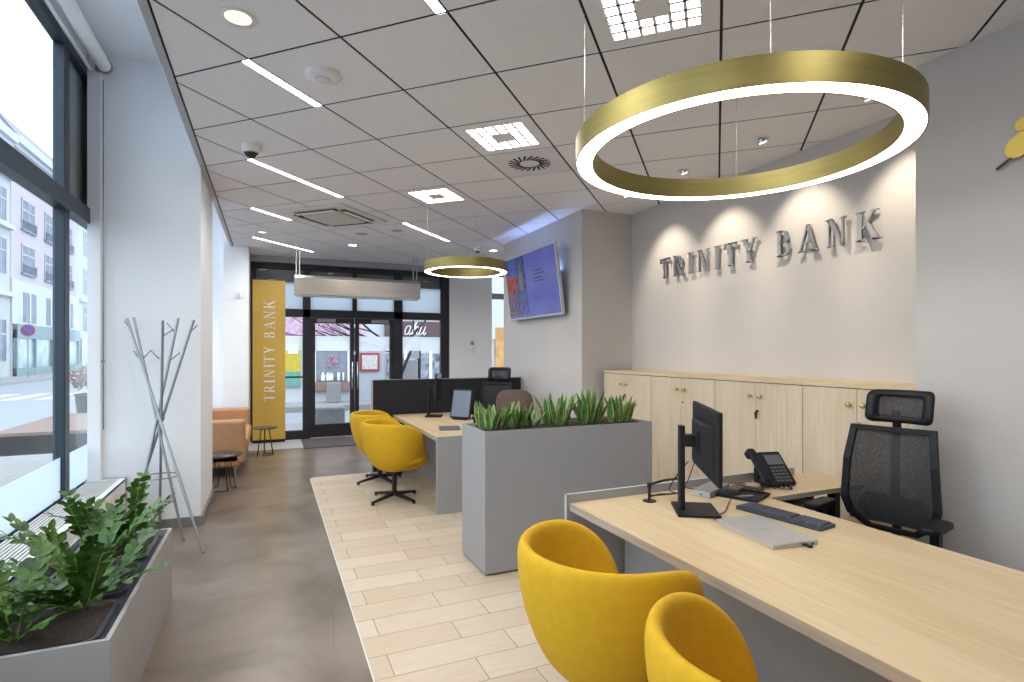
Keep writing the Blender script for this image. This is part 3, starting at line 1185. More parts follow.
# ================================================================== OFFICE CHAIRS
def mesh_chair(name, label, loc, rz):
    o = thing(name, label, 'office chair', loc, rz, 'black mesh office chairs')
    # +x is forward
    s = MB()
    s.rbox((-.24, -.25, .44), (.27, .25, .51), .10, 6)
    s.build('seat', M['blackf'], o, bevel=.02, seg=3)

    def bp(y, z):                       # back surface : curve
        x = -.245 + .05 * math.sin((z - .55) * 5.2) - .02 * (z - .6) + .5 * y * y
        return (x, y, z)

    def panel(y0b, y0t, z0, z1, fun, n=10, m=6):
        vs, fs = [], []
        for i in range(n + 1):
            z = z0 + (z1 - z0) * i / n
            hw = y0b + (y0t - y0b) * i / n
            for j in range(m + 1):
                y = -hw + 2 * hw * j / m
                vs.append(fun(y, z))
        for i in range(n):
            for j in range(m):
                k = i * (m + 1) + j
                fs.append((k, k + 1, k + m + 2, k + m + 1))
        return vs, fs
    vs, fs = panel(.205, .195, .60, 1.12, bp)
    k = MB().add(vs, fs, 0, True)
    k.build('backrest_mesh', M['meshf'], o)
    # frame outline, cut lower corners
    out = [(-.12, .555), (.12, .555), (.215, .63), (.24, .72), (.225, .95), (.205, 1.135), (-.205, 1.135), (-.225, .95), (-.24, .72), (-.215, .63)]
    fm = MB()
    n = len(out)
    vs = []
    for sc, dxx in ((1., -.012), (1., .014), (.86, .014), (.86, -.012)):
        for y, z in out:
            zc = .845
            yy = y * (sc if sc == 1 else .84)
            zz = zc + (z - zc) * (1 if sc == 1 else .90)
            x, _, _ = bp(yy, zz)
            vs.append((x + dxx, yy, zz))
    for a, b in ((0, 1), (1, 2), (2, 3), (3, 0)):
        for i in range(n):
            j = (i + 1) % n
            fm.add([], [])
            fm.f.append((a * n + i, a * n + j, b * n + j, b * n + i))
            fm.m.append(0)
            fm.sm.append(False)
    fm.v = [tuple(v) for v in vs]
    fm.build('backrest_frame', M['black'], o, bevel=.004)
    lb = MB()
    q = [(-.13, .60), (.13, .60), (.175, .66), (.165, .70), (.135, .755), (-.135, .755), (-.165, .70), (-.175, .66)]
    n = len(q)
    vs = []
    for dx_ in (-.035, -.055):
        for y, z in q:
            x, _, _ = bp(y, z)
            vs.append((x + dx_, y, z))
    lb.add(vs, [tuple(range(n)), tuple(reversed(range(n, 2 * n)))] + [((i + 1) % n, i, n + i, n + (i + 1) % n) for i in range(n)])
    lb.build('lumbar_support', M['black'], o)
    sp = MB()
    sp.tube([(-.10, 0, .42), (-.25, 0, .45), (-.30, 0, .56), (-.275, 0, .70), (-.27, 0, 1.0), (-.30, 0, 1.13), (-.28, 0, 1.22)], .022, 10)
    sp.build('back_spine', M['black'], o)

    def hp(y, z):
        return (-.235 + 2.2 * y * y - (z - 1.25) * .25 - .5 * (z - 1.25) ** 2 * 4, y, z)
    vs, fs = panel(.10, .10, 1.19, 1.31, hp, 4, 8)
    MB().add(vs, fs, 0, True).build('headrest_mesh', M['meshf'], o).location = (0, .045, 0)
    def rrect(w, h, rad, zc, n=5):
        o_ = []
        for cx, cz, a0 in ((w - rad, h - rad, 0), (-w + rad, h - rad, PI / 2), (-w + rad, -h + rad, PI), (w - rad, -h + rad, 1.5 * PI)):
            for i in range(n + 1):
                t = a0 + PI / 2 * i / n
                o_.append((cx + rad * math.cos(t), zc + cz + rad * math.sin(t)))
        # split the long top and bottom runs so that the frame follows the curve
        out_ = []
        for k in range(len(o_)):
            p, q = o_[k], o_[(k + 1) % len(o_)]
            m_ = 6 if abs(p[0] - q[0]) > .1 else 1
            for t in range(m_):
                out_.append((p[0] + (q[0] - p[0]) * t / m_, p[1] + (q[1] - p[1]) * t / m_))
        return out_
    oo, ii = rrect(.155, .088, .035, 1.25), rrect(.105, .052, .02, 1.25)
    hf = MB()
    n = len(oo)
    vs = []
    for ring_, dx_ in ((oo, -.014), (oo, .012), (ii, .018), (ii, -.016)):
        for y, z in ring_:
            vs.append((hp(y, z)[0] + dx_, y + .045, z))
    hf.add(vs, [(a * n + i, a * n + (i + 1) % n, b * n + (i + 1) % n, b * n + i) for a, b in ((0, 1), (1, 2), (2, 3), (3, 0)) for i in range(n)], 0, True)
    hf.build('headrest_frame', M['black'], o)
    for sg_ in (-1, 1):
        a = MB()
        a.box((-.03, sg_ * .265 - .02, .44), (.03, sg_ * .265 + .02, .68))
        a.box((-.03, min(sg_ * .20, sg_ * .28), .425), (.03, max(sg_ * .20, sg_ * .28), .445))
        ob = a.build('armrest_post', M['black'], o, bevel=.006)
        p = MB()
        p.rbox((-.11, sg_ * .27 - .042, .68), (.13, sg_ * .27 + .042, .712), .03, 5)
        p.build('armrest', M['black'], o, bevel=.008)
    c = MB()
    c.cyl((0, 0, .10), (0, 0, .42), .028, n=16)
    c.box((-.12, -.09, .40), (.12, .09, .44))
    c.build('gas_lift', M['blackm'], o)
    for k in range(5):
        t = 2 * PI * k / 5
        mx = Matrix.Rotation(t, 4, 'Z')
        l = MB()
        l.add([(.02, -.025, .08), (.02, .025, .08), (.02, .025, .13), (.02, -.025, .13), (.31, -.018, .065), (.31, .018, .065), (.31, .018, .09), (.31, -.018, .09)],
              [(0, 3, 2, 1), (4, 5, 6, 7), (0, 1, 5, 4), (1, 2, 6, 5), (2, 3, 7, 6), (3, 0, 4, 7)], 0, False, mx)
        ob = l.build('leg', M['black'], o)
        w = MB()
        w.cyl((.30, -.024, .03), (.30, .024, .03), .029, n=16, mx=mx)
        w.build('castor', M['black'], ob)
    return o


mc = mesh_chair('office_chair', 'black mesh office chair with headrest behind the near desk', (2.90, 1.885, .004), math.atan2(-.222, -.975))
dup(mc, (2.70, 6.80, .004), -2.214, 'black office chair with headrest behind the far desk, against the black partition')

# brown back chair
o = thing('office_chair', 'brown upholstered chair back showing above the plants near the wall', 'office chair', (2.69, 6.0, .004), -1.87)
b = MB()
vs = []
prof = []
nn = 18
for i in range(nn):
    t = 2 * PI * i / nn
    ct_, st_ = math.cos(t), math.sin(t)
    prof.append((.235 * abs(ct_) ** .55 * (1 if ct_ > 0 else -1), .30 * abs(st_) ** .45 * (1 if st_ > 0 else -1)))
for x_, sc in ((-.27, .93), (-.255, 1.0), (-.225, 1.0), (-.205, .93)):
    for y, z in prof:
        vs.append((x_ + .8 * y * y - .1 * z, y * sc, .78 + z * sc))
b.add(vs, [tuple(reversed(range(nn))), tuple(range(3 * nn, 4 * nn))] + [(r * nn + i, r * nn + (i + 1) % nn, (r + 1) * nn + (i + 1) % nn, (r + 1) * nn + i) for r in range(3) for i in range(nn)], 0, True)
b.build('backrest', M['brownf'], o)
s = MB()
s.rbox((-.22, -.24, .42), (.25, .24, .49), .08, 5)
s.build('seat', M['brownf'], o, bevel=.015)
MB().cyl((0, 0, .08), (0, 0, .42), .026).build('gas_lift', M['blackm'], o)
MB().tube([(-.05, 0, .41), (-.25, 0, .43), (-.27, 0, .60)], .02).build('back_spine', M['blackm'], o)
for k in range(5):
    mx = Matrix.Rotation(2 * PI * k / 5 + .3, 4, 'Z')
    l = MB()
    l.box((.02, -.018, .06), (.29, .018, .09), 0, mx)
    ob = l.build('leg', M['blackm'], o)
    MB().cyl((.28, -.02, .03), (.28, .02, .03), .029, n=14, mx=mx).build('castor', M['black'], ob)


# ================================================================== DESK ITEMS
def monitor(name, label, c, ang, base_rz):
    """c = foot point under the panel; panel plane runs along direction ang"""
    o = thing(name, label, 'monitor', (c[0], c[1], .740), ang, 'black monitors on the desks')
    # local x along panel width; +y is the back (towards the stand)
    b = MB()
    b.box((-.31, -.022, .19), (.31, .0, .535))
    b.build('screen_housing', M['black'], o, bevel=.006)
    p = MB()
    p.prism([(-.22, 0), (.22, 0), (.13, .035), (-.13, .035)], .235, .46)
    p.build('rear_bulge', M['black'], o, bevel=.008)
    B((-.30, -.0235, .20), (.30, -.0221, .525)).build('display', mat('screen_black_gloss', (.01, .01, .013), .1), o)
    a = MB()
    a.box((-.03, .035, .33), (.03, .10, .39))
    a.box((-.045, .03, .31), (.045, .045, .41))
    a.build('tilt_arm', M['black'], o, bevel=.004)
    s = MB()
    s.rbox((-.027, .095, .012), (.027, .125, .435), .008, 3)
    s.build('stand_column', M['black'], o)
    mx = Matrix.Rotation(base_rz, 4, 'Z')
    f = MB()
    f.rbox((-.125, -.06, 0.0005), (.125, .145, .012), .006, 2, 0, mx)
    f.build('stand_base', M['black'], o)
    return o


# panel direction in the room (0.524, 0.852); its back faces (-0.852, 0.524)
monitor('monitor', 'black monitor on a stand, seen from behind on the near desk', (2.02, 2.18), math.atan2(.852, .524), .0)
monitor('monitor', 'black monitor seen nearly edge on at the far desk', (1.93, 6.75), math.atan2(.93, .37), 0)

# silver laptop, closed
o = thing('laptop', 'closed silver laptop lying on the near desk', 'laptop', (2.025, 1.808, .7405), math.atan2(-.39, -.055) + PI / 2)
# local x = short side towards +X of the room, y along the length
L = MB()
L.rbox((-.118, -.185, .001), (.118, .185, .011), .012, 4)
L.build('base', M['silver'], o)
L = MB()
L.rbox((-.118, -.185, .012), (.118, .185, .018), .012, 4)
L.build('lid', M['silver'], o)
L = MB()
L.rbox((-.117, -.184, .0108), (.117, .184, .0122), .012, 4)
L.build('seam', M['black'], o)
L = MB()
L.lathe([(.016, .0182), (.0195, .0186), (.020, .0182)], 28)
L.build('round_badge', mat('badge_grey', (.35, .35, .35), .3, .6), o)
L = MB()
L.box((.03, -.1853, .003), (.06, -.184, .009))
L.box((.075, -.1853, .003), (.09, -.184, .009))
L.build('ports', M['black'], o)
cb = MB()
cb.box((.04, -.215, .002), (.056, -.186, .010))
cb.build('plug', M['black'], o)

# keyboard
o = thing('keyboard', 'dark blue grey full size keyboard behind the silver laptop', 'keyboard', (2.302, 1.945, .7405), math.atan2(-.458, .07))
k = MB()
k.rbox((-.22, -.068, .0), (.22, .068, .014), .012, 3)
k.build('case', mat('keyboard_case', (.045, .055, .085), .5), o)
ks = MB()
km = mat('keycap', (.065, .075, .11), .5, var=.1)
for r in range(6):
    y = .05 - r * .0195
    x = -.208
    while x < .20:
        if r == 5 and -.13 < x < -.03:
            w = .105
        else:
            w = .0175
        if not (.062 < x + w / 2 < .074 or .122 < x + w / 2 < .134):
            ks.box((x, y - .0085, .014), (x + w - .0022, y + .0085, .0195))
        x += w + .0012
ks.build('key_grid', km, o)

# document mat / tray with mouse and card reader
o = thing('document_tray', 'flat black tray beside the monitor foot', 'tray', (2.43, 2.345, .7405), -1.15)
t = MB()
t.rbox((-.135, -.11, 0), (.135, .11, .006), .02, 4)
for a, b in (((-.135, -.11, .006), (.135, -.10, .016)), ((-.135, .10, .006), (.135, .11, .016)), ((.125, -.10, .006), (.135, .10, .016))):
    t.box(a, b)
t.build('tray', M['black'], o)
tag(MB().rbox((-.06, -.006, 0), (.06, .006, .006), .005, 3, mx=Matrix.Translation((2.40, 2.29, .7475)) @ Matrix.Rotation(-.25, 4, 'Z')).build('ruler', M['silver']), 'pale thin strip lying in the flat black tray', 'ruler')
o = thing('headset_puck', 'dark round speaker puck sitting on the black tray', 'speaker', (2.37, 2.36, .7475))
MB().lathe([(.0005, 0), (.05, 0), (.058, .008), (.058, .016), (.05, .024), (.0005, .026)], 28).build('body', M['black'], o)
o = thing('wallet', 'small brown flat case behind the dark round puck', 'case', (2.47, 2.42, .7475), .3)
MB().rbox((-.06, -.035, 0), (.06, .035, .016), .008).build('body', mat('brown_case', (.10, .065, .05), .5), o)

# grey box / power pack behind the monitor column
o = thing('docking_station', 'flat grey docking box with white front behind the monitor stand', 'docking station', (2.335, 2.46, .7405), .42)
MB().rbox((-.14, -.055, 0), (.14, .055, .034), .006).build('body', mat('dock_grey', (.22, .22, .23), .5), o, bevel=.003)
B((-.1425, -.05, .002), (-.140, .05, .032)).build('front_plate', M['greylaml'], o)
B((-.1435, -.005, .010), (-.1426, .005, .018)).build('port', M['black'], o)

# remote
o = thing('cordless_handset', 'slim dark handset lying in front of the telephone', 'handset', (2.61, 2.44, .7405), -1.15)
MB().rbox((-.082, -.024, 0), (.082, .024, .018), .014, 4).build('body', mat('handset_brown', (.07, .05, .045), .4), o, bevel=.004)
B((-.02, -.017, .018), (.05, .017, .0186)).build('display', M['silver'], o)

# desk phone
o = thing('desk_telephone', 'black corded desk telephone on the return of the near desk', 'telephone', (2.80, 2.475, .7405), -.22)
o.scale = (1.08, 1.08, 1.08)
# local: x right, y up the face (away from user)
ph = MB()
ph.prism([(-.09, .015), (.10, .055), (.10, .042), (.02, .0), (-.09, .0)], -.095, .095, 0, Matrix(((0, 0, 1, 0), (1, 0, 0, 0), (0, 1, 0, 0), (0, 0, 0, 1))))
ph = ph
sl = Matrix.Rotation(.78, 4, 'X')
base = Matrix.Translation((0, -.06, .022)) @ sl
pb = MB()
pb.rbox((-.055, -.03, .0), (.115, .19, .022), .012, 4, 0, base)
pb.build('body', M['black'], o, bevel=.004)
st = MB()
st.box((-.05, .02, .0), (.10, .06, .085))
st.build('foot', M['black'], o, bevel=.004)
B((.0, .10, .0225), (.10, .165, .024)).build('display', mat('phone_lcd', (.12, .13, .15), .2), o).matrix_local = base
kp = MB()
for i in range(4):
    for j in range(5):
        kp.box((-.002 + .025 * i, -.012 + .021 * j, .022), (.017 + .025 * i, .001 + .021 * j, .0265), 0, base)
kp.build('keypad', mat('phone_key', (.10, .10, .11), .5), o)
hs = MB()
hm = base @ Matrix.Translation((-.085, .08, .03))
hs.rbox((-.024, -.105, .010), (.024, .105, .030), .02, 5, 0, hm)
hs.rbox((-.027, .065, -.016), (.027, .115, .026), .018, 5, 0, hm)
hs.rbox((-.027, -.115, -.016), (.027, -.065, .026), .018, 5, 0, hm)
hs.build('receiver', M['black'], o, bevel=.006, seg=3)
cd = []
for i in range(150):
    u = i / 149
    a = u * 26 * PI
    # loop lying on the desk in front of the phone
    px = -.10 + .02 * math.sin(u * PI) + .16 * math.sin(u * PI) * (.7)
    py = -.075 - .075 * math.sin(u * PI)
    cd.append((px + .005 * math.cos(a), py - .02 * math.sin(2 * u * PI) + .005 * math.sin(a), .011 + .005 * math.sin(a)))
MB().tube(cd, .0026, 5).build('coiled_cord', M['black'], o)

# little desk lamp clamp / cable holder
o = thing('cable_arm_stand', 'small black jointed metal arm on a round foot at the desk end', 'stand', (1.885, 2.445, .7405))
MB().cyl((0, 0, 0), (0, 0, .005), .036, n=28).build('foot', M['blackm'], o)
MB().cyl((0, 0, .005), (0, 0, .085), .008, n=12).build('post', M['blackm'], o)
MB().cyl((0, 0, .075), (0, 0, .10), .013, n=12).build('joint', M['blackm'], o)
MB().tube([(0, 0, .09), (.12, .03, .095), (.26, .06, .088)], .007, 8).build('upper_arm', M['blackm'], o)
MB().tube([(0, 0, .03), (.10, -.03, .035), (.20, -.02, .03)], .005, 8).build('lower_arm', M['blackm'], o)
# loose cables
def cable(label, pts, r=.0028, m='black'):
    c = bpy.data.curves.new('cable', 'CURVE')
    P = [Vector(p) for p in pts]
    out = []
    for i in range(len(P) - 1):
        p0, p1, p2, p3 = P[max(i - 1, 0)], P[i], P[i + 1], P[min(i + 2, len(P) - 1)]
        for k in range(8):
            t = k / 8
            out.append(.5 * ((2 * p1) + (p2 - p0) * t + (2 * p0 - 5 * p1 + 4 * p2 - p3) * t * t + (3 * p1 - p0 - 3 * p2 + p3) * t ** 3))
    out.append(P[-1])
    bpy.data.curves.remove(c)
    return tag(MB().tube(out, r, 6).build('cable', M[m]), label, 'cable', 'loose cables on the near desk')


cable('black cable looping from the back of the monitor down to the desk arm', [(2.00, 2.27, .98), (1.99, 2.34, .90), (2.00, 2.42, .80), (2.10, 2.48, .752), (2.02, 2.53, .746), (1.94, 2.50, .746)])
cable('black cable running from the monitor to the rear panel', [(2.03, 2.26, .97), (2.08, 2.36, .86), (2.18, 2.50, .78), (2.28, 2.555, .745), (2.45, 2.56, .745), (2.75, 2.55, .745)])
cable('thin cable from the tray to the corner of the silver laptop', [(2.30, 2.28, .746), (2.20, 2.20, .744), (2.10, 2.12, .7445), (2.0, 2.08, .7445), (1.95, 2.035, .747)], .0024)

# far desk: tilted tablet display, mat
o = thing('counter_display', 'small tilted display on the far desk facing the customers', 'display', (2.08, 6.30, .7405), -.85)
mx = Matrix.Rotation(-.22, 4, 'X')
b = MB()
b.box((-.135, -.012, .015), (.135, .012, .37), 0, mx)
b.build('housing', M['black'], o, bevel=.004)
b = MB()
b.box((-.12, -.0135, .035), (.12, -.0122, .35), 0, mx)
b.build('screen', mat('display_blue_grey', (.10, .12, .16), .12, var=.3, scale=3, emit=.25, ecol=(.35, .42, .55)), o)
B((-.10, -.02, 0), (.10, .12, .012)).build('foot', M['black'], o, bevel=.003)
tag(MB().rbox((-.11, -.15, 0), (.11, .15, .008), .02, 4, mx=Matrix.Translation((1.74, 5.62, .7405)) @ Matrix.Rotation(-.25, 4, 'Z')).build('writing_pad', mat('pad_grey', (.09, .095, .11), .6)), 'dark grey writing pad at the near end of the far desk', 'desk pad')
o = thing('desk_telephone', 'dark telephone behind the tilted display on the far desk', 'telephone', (2.22, 5.85, .7405), -1.4)
MB().prism([(-.10, -.09), (.10, -.09), (.10, .09), (-.10, .09)], 0, .05).build('body', M['black'], o, bevel=.01)
MB().rbox((-.13, -.10, .04), (-.08, .10, .075), .02, 4).build('receiver', M['black'], o, bevel=.008)


# ================================================================== PLANTERS
def leaf_blade(m, base, h, w, ang, lean, curl, twist, mi_g=0, mi_y=1):
    """sword leaf with a pale margin: five columns"""
    n = 9
    vs, cols = [], 6
    ca, sa = math.cos(ang), math.sin(ang)
    for i in range(n + 1):
        u = i / n
        ww = w * (math.sin(min(1, u * 2.2 + .28) * PI / 2)) * (1 - u ** 3.2) ** .8
        if i == n:
            ww = .0004
        out = lean * u + curl * u * u
        z = h * u - .15 * out * u
        tw = twist * u
        tx, ty = math.cos(ang + PI / 2 + tw), math.sin(ang + PI / 2 + tw)
        for j, s in enumerate((-1, -.82, -.3, .3, .82, 1)):
            fold = .18 * ww * abs(s)
            vs.append((base[0] + ca * (out + fold) + tx * ww * s, base[1] + sa * (out + fold) + ty * ww * s, base[2] + z))
    fs, k = [], []
    for i in range(n):
        for j in range(5):
            m.add([], [])
            fs.append((i * 6 + j, i * 6 + j + 1, (i + 1) * 6 + j + 1, (i + 1) * 6 + j))
            k.append(mi_y if j in (0, 4) else mi_g)
    k0 = len(m.v)
    m.v += vs
    for f_, q in zip(fs, k):
        m.f.append(tuple(k0 + a for a in f_))
        m.m.append(q)
        m.sm.append(True)


def planter(name, label, x0, x1, y0, y1, h, th, plinth, inset, m_out):
    o = thing(name, label, 'planter', ((x0 + x1) / 2, (y0 + y1) / 2, 0))
    w, d = (x1 - x0) / 2, (y1 - y0) / 2
    b = MB()
    z0 = plinth
    b.box((-w, -d, z0), (-w + th, d, h))
    b.box((w - th, -d, z0), (w, d, h))
    b.box((-w + th, -d, z0), (w - th, -d + th, h))
    b.box((-w + th, d - th, z0), (w - th, d, h))
    b.box((-w + th, -d + th, z0), (w - th, d - th, z0 + .02))
    b.build('box', m_out, o)
    if plinth:
        B((-w + .03, -d + .03, .004), (w - .03, d - .03, plinth)).build('plinth', M['blackm'], o)
    i = MB()
    i.box((-w + th, -d + th, h - inset - .02), (w - th, d - th, h - inset))
    i.build('insert_deck', M['tray'], o)
    return o


P1 = planter('tall_planter', 'tall grey rectangular planter box dividing the two desks', 1.352, 2.76, 3.545, 4.04, 1.0, .018, .02, .03, M['greylam'])
for k in range(3):
    x = 1.60 + k * .46
    c = MB()
    c.rbox((x - .21, 3.60, .972), (x + .21, 3.98, .990), .05, 4)
    ob = c.build('pot_insert', M['tray'], P1)
    ob.location = -Vector(P1.location)
    c = MB()
    c.rbox((x - .19, 3.62, .990), (x + .19, 3.96, .9925), .05, 4)
    ob = c.build('soil', M['soil'], P1)
    ob.location = -Vector(P1.location)
rnd = random.Random(3)
slab = ['leftmost, over the near left corner', 'second from the left', 'third from the left, low', 'fourth from the left', 'second from the right, tallest', 'rightmost, by the cabinets']
for (x, n, hh), lb in zip(((1.48, 24, .21), (1.66, 24, .21), (1.83, 12, .17), (2.02, 28, .26), (2.31, 24, .29), (2.56, 26, .25)), slab):
    m = MB()
    for i in range(n):
        a = rnd.uniform(0, 2 * PI)
        r = rnd.uniform(.01, .085)
        lean = rnd.uniform(.01, .11)
        h_ = hh * rnd.uniform(.6, 1.0)
        leaf_blade(m, (r * math.cos(a) * 1.2, r * math.sin(a), 0), h_, rnd.uniform(.018, .029), a + rnd.uniform(-.5, .5), lean, rnd.uniform(-.02, .05), rnd.uniform(-1, 1))
    ob = m.build('snake_plant', [M['leafs'], M['leafy']])
    ob.location = (x, 3.74 + rnd.uniform(-.04, .04), .993)
    tag(ob, 'yellow edged snake plant in the tall grey planter, ' + lb, 'plant', 'snake plants in the tall planter')

P2 = planter('low_planter', 'low grey rectangular planter box standing by the left window', -1.05, -.562, 2.55, 4.02, .45, .018, 0, .035, M['greylaml'])
P2.children[0].data.materials[0] = mat('planter_pale_grey', (.36, .36, .37), .5, var=.03)
for k in range(3):
    y = 2.80 + k * .475
    c = MB()
    c.rbox((-1.0, y - .21, .416), (-.615, y + .21, .436), .06, 4)
    ob = c.build('pot_insert', M['tray'], P2)
    ob.location = -Vector(P2.location)
    c = MB()
    c.rbox((-.98, y - .19, .436), (-.635, y + .19, .439), .05, 4)
    ob = c.build('soil', M['soil'], P2)
    ob.location = -Vector(P2.location)


def zz_plant(label, x, y, n, hh, seed, spread=1.):
    rd = random.Random(seed)
    o = thing('zz_plant', label, 'plant', (x, y, .439), 0, 'glossy leaved plants in the low planter')
    st, lf = MB(), MB()
    for i in range(n):
        a = rd.uniform(0, 2 * PI)
        L = hh * rd.uniform(.6, 1.05)
        lean = rd.uniform(.25, 1.15) * spread
        r0 = rd.uniform(0, .07)
        p = Vector((r0 * math.cos(a), r0 * math.sin(a), 0))
        d = Vector((math.cos(a) * lean, math.sin(a) * lean, 1)).normalized()
        pts = [p.copy()]
        m = 11
        for k in range(m):
            d = (d + Vector((math.cos(a), math.sin(a), -.25)) * .055 * lean).normalized()
            p = p + d * L / m
            pts.append(p.copy())
        st.tube(pts, .0055, 6, r1=.002)
        side = d.cross(Vector((0, 0, 1)))
        side = side.normalized() if side.length > .05 else Vector((1, 0, 0))
        for k in range(2, m + 1):
            for sg_ in (-1, 1):
                q = pts[k]
                dd = (pts[k] - pts[k - 1]).normalized()
                sd = dd.cross(Vector((0, 0, 1)))
                sd = sd.normalized() if sd.length > .02 else side
                nm = sd.cross(dd).normalized()
                axis = (sd * sg_ * rd.uniform(.6, 1) + dd * rd.uniform(.5, 1.0) + nm * rd.uniform(-.35, .6)).normalized()
                ll = rd.uniform(.048, .076) * (1 - .25 * abs(k / m - .55))
                lw = ll * rd.uniform(.26, .33)
                cr_ = axis.cross(nm).normalized()
                nn_ = cr_.cross(axis).normalized()
                vs = [q]
                for u, wv in ((.2, .7), (.45, 1.), (.7, .8), (.88, .42)):
                    c_ = q + axis * ll * u + nn_ * (-.10 * ll * u * u)
                    vs += [c_ - cr_ * lw * wv + nn_ * lw * .25 * wv, c_, c_ + cr_ * lw * wv + nn_ * lw * .25 * wv]
                vs.append(q + axis * ll - nn_ * .10 * ll)
                fs = [(0, 2, 1), (0, 3, 2)]
                for t in range(3):
                    b_ = 1 + t * 3
                    fs += [(b_, b_ + 1, b_ + 4, b_ + 3), (b_ + 1, b_ + 2, b_ + 5, b_ + 4)]
                fs += [(10, 11, 13), (11, 12, 13)]
                lf.add(vs, fs, 0, True)
    st.build('stem_cluster', M['stem'], o)
    lf.build('foliage', M['leafz'], o)
    return o


zz_plant('glossy green plant at the near end of the low planter, cut by the left edge', -.90, 2.72, 11, .37, 11)
zz_plant('glossy green plant in the near part of the low planter, leaning over the soil', -.74, 2.95, 13, .38, 12)
zz_plant('glossy green plant in the middle of the low planter', -.82, 3.30, 12, .42, 15)
zz_plant('glossy green plant in the far part of the low planter beside the radiator', -.84, 3.62, 11, .43, 24)
zz_plant('glossy green plant at the far end of the low planter, below the coat stand', -.74, 3.85, 9, .40, 35, .9)

# ================================================================== RADIATOR
o = thing('convector_radiator', 'long white radiator casing with a slatted top along the window', 'radiator', (-1.28, 2.2, 0))
b = MB()
y0, y1 = -3.2, 3.42
b.box((.13, y0, .0), (.15, y1, .47))
b.box((-.135, y0, .0), (-.115, y1, .47))
b.box((-.135, y1, 0), (.15, y1 + .015, .478), 0)
b.box((.115, y0, .455), (.15, y1, .475))
b.build('casing', M['white'], o)
gsl = MB()
for k in range(10):
    x = -.108 + k * .0232
    gsl.box((x, y0, .462), (x + .0105, y1, .472))
gsl.build('top_grille', M['whiteplast'], o)
B((-.115, y0, .30), (.13, y1, .40)).build('heating_core', mat('fin_dark', (.12, .12, .13), .6), o)
B((-.135, y1 + .015, .0), (.155, y1 + .022, .482)).build('end_cap', M['greym'], o)

# roller blind at the window head
o = thing('roller_blind', 'rolled up white blind along the top of the big window', 'blind', (-1.26, 5.56, 3.92))
MB().cyl((0, -6.6, 0), (0, -.02, 0), .05, n=24).build('blind_roll', M['white'], o)
b = MB()
b.box((-.06, -.02, -.05), (.03, .01, .07))
b.cyl((0, -.02, 0), (0, .012, 0), .058, n=20)
b.build('bracket', M['greym'], o)
MB().cyl((-.09, -6.6, -.05), (-.09, -.02, -.05), .012, n=12).build('guide_rail', M['white'], o)
ch_ = MB()
ch_.tube([(-.016, .030, -.10), (-.016, .032, -1.5), (-.016, .032, -3.02)], .005, 6)
ch_.build('pull_chain', M['greym'], o)
MB().cyl((-.016, .018, -2.45), (-.016, .038, -2.45), .012, n=12).build('chain_holder', M['greym'], o)

# ================================================================== COAT STAND
o = thing('coat_stand', 'grey metal coat stand of crossing rods beside the white pillar', 'coat stand', (-.836, 5.387, 0))
# rods given foot -> top in the stand's own space (camera-right = (.916,-.401), away = (.401,.916))
cr_ = Vector((.916, -.401, 0))
aw = Vector((.401, .916, 0))


def cp(r, a, z):
    v = cr_ * r + aw * a
    return (v.x, v.y, z)


rods = [((.545, -.336, .004), (-.28, .0, 1.83)), ((.236, -.073, .004), (-.265, .06, 1.84)), ((-.135, .20, .004), (.138, -.19, 1.80)),
        ((-.27, -.05, .004), (.253, .04, 1.82)), ((-.134, -.167, .004), (.069, .13, 1.84))]
hooks = [[(.95, -.05, .07), (.81, -.06, .075)], [(.81, .065, .075)], [(.93, .09, .06)], [(.94, .065, .065)], [(.93, -.07, .085), (.80, .09, .07)]]
for (a, b), hk in zip(rods, hooks):
    p0, p1 = Vector(cp(*a)), Vector(cp(*b))
    r = MB()
    r.cyl(p0, p1, .0105, n=12)
    ob = r.build('rod', M['greym'], o)
    for u, dr, dz in hk:
        q = p0.lerp(p1, u)
        MB().tube([q, q + cr_ * dr + Vector((0, 0, dz))] if dr != .065 or dz != .075 else [q, q + cr_ * dr + Vector((0, 0, dz)), q + cr_ * dr * 2.1 + Vector((0, 0, 0))], .006, 8).build('hook', M['greym'], ob)
MB().tube([(p[0], p[1], .517) for p in [(.135 * math.cos(t * PI / 12), .135 * math.sin(t * PI / 12)) for t in range(25)]], .006, 6).build('ring', M['greym'], o)
MB().ell((.0, .0, 1.0), (.03, .03, .035), 12, 8).build('centre_joint', M['greym'], o)

# ================================================================== SOFA
o = thing('sofa', 'tan leather sofa in the window recess behind the white pillar', 'sofa', (-.78, 8.5, 0))
s = MB()
s.box((-.42, -.90, .13), (.44, .90, .30))
s.build('base', M['tan'], o, bevel=.03, seg=3)
s = MB()
s.box((-.42, -.90, .16), (.50, -.76, .71))
s.build('armrest', M['tan'], o, bevel=.045, seg=4)
s = MB()
s.box((-.42, .76, .16), (.50, .90, .71))
s.build('armrest', M['tan'], o, bevel=.045, seg=4)
s = MB()
s.box((-.44, -.90, .18), (-.24, .90, .76))
s.build('backrest', M['tan'], o, bevel=.045, seg=4)
for k in (-1, 1):
    s = MB()
    s.box((-.24, min(0, k * .76) + .004, .29), (.525, max(0, k * .76) - .004, .46))
    s.build('seat_cushion', M['tan'], o, bevel=.04, seg=4)
for x, y in ((-.36, -.84), (.38, -.84), (-.36, .84), (.38, .84)):
    MB().cyl((x, y, 0), (x, y, .14), .014, .02, n=10).build('leg', M['chrome'], o)


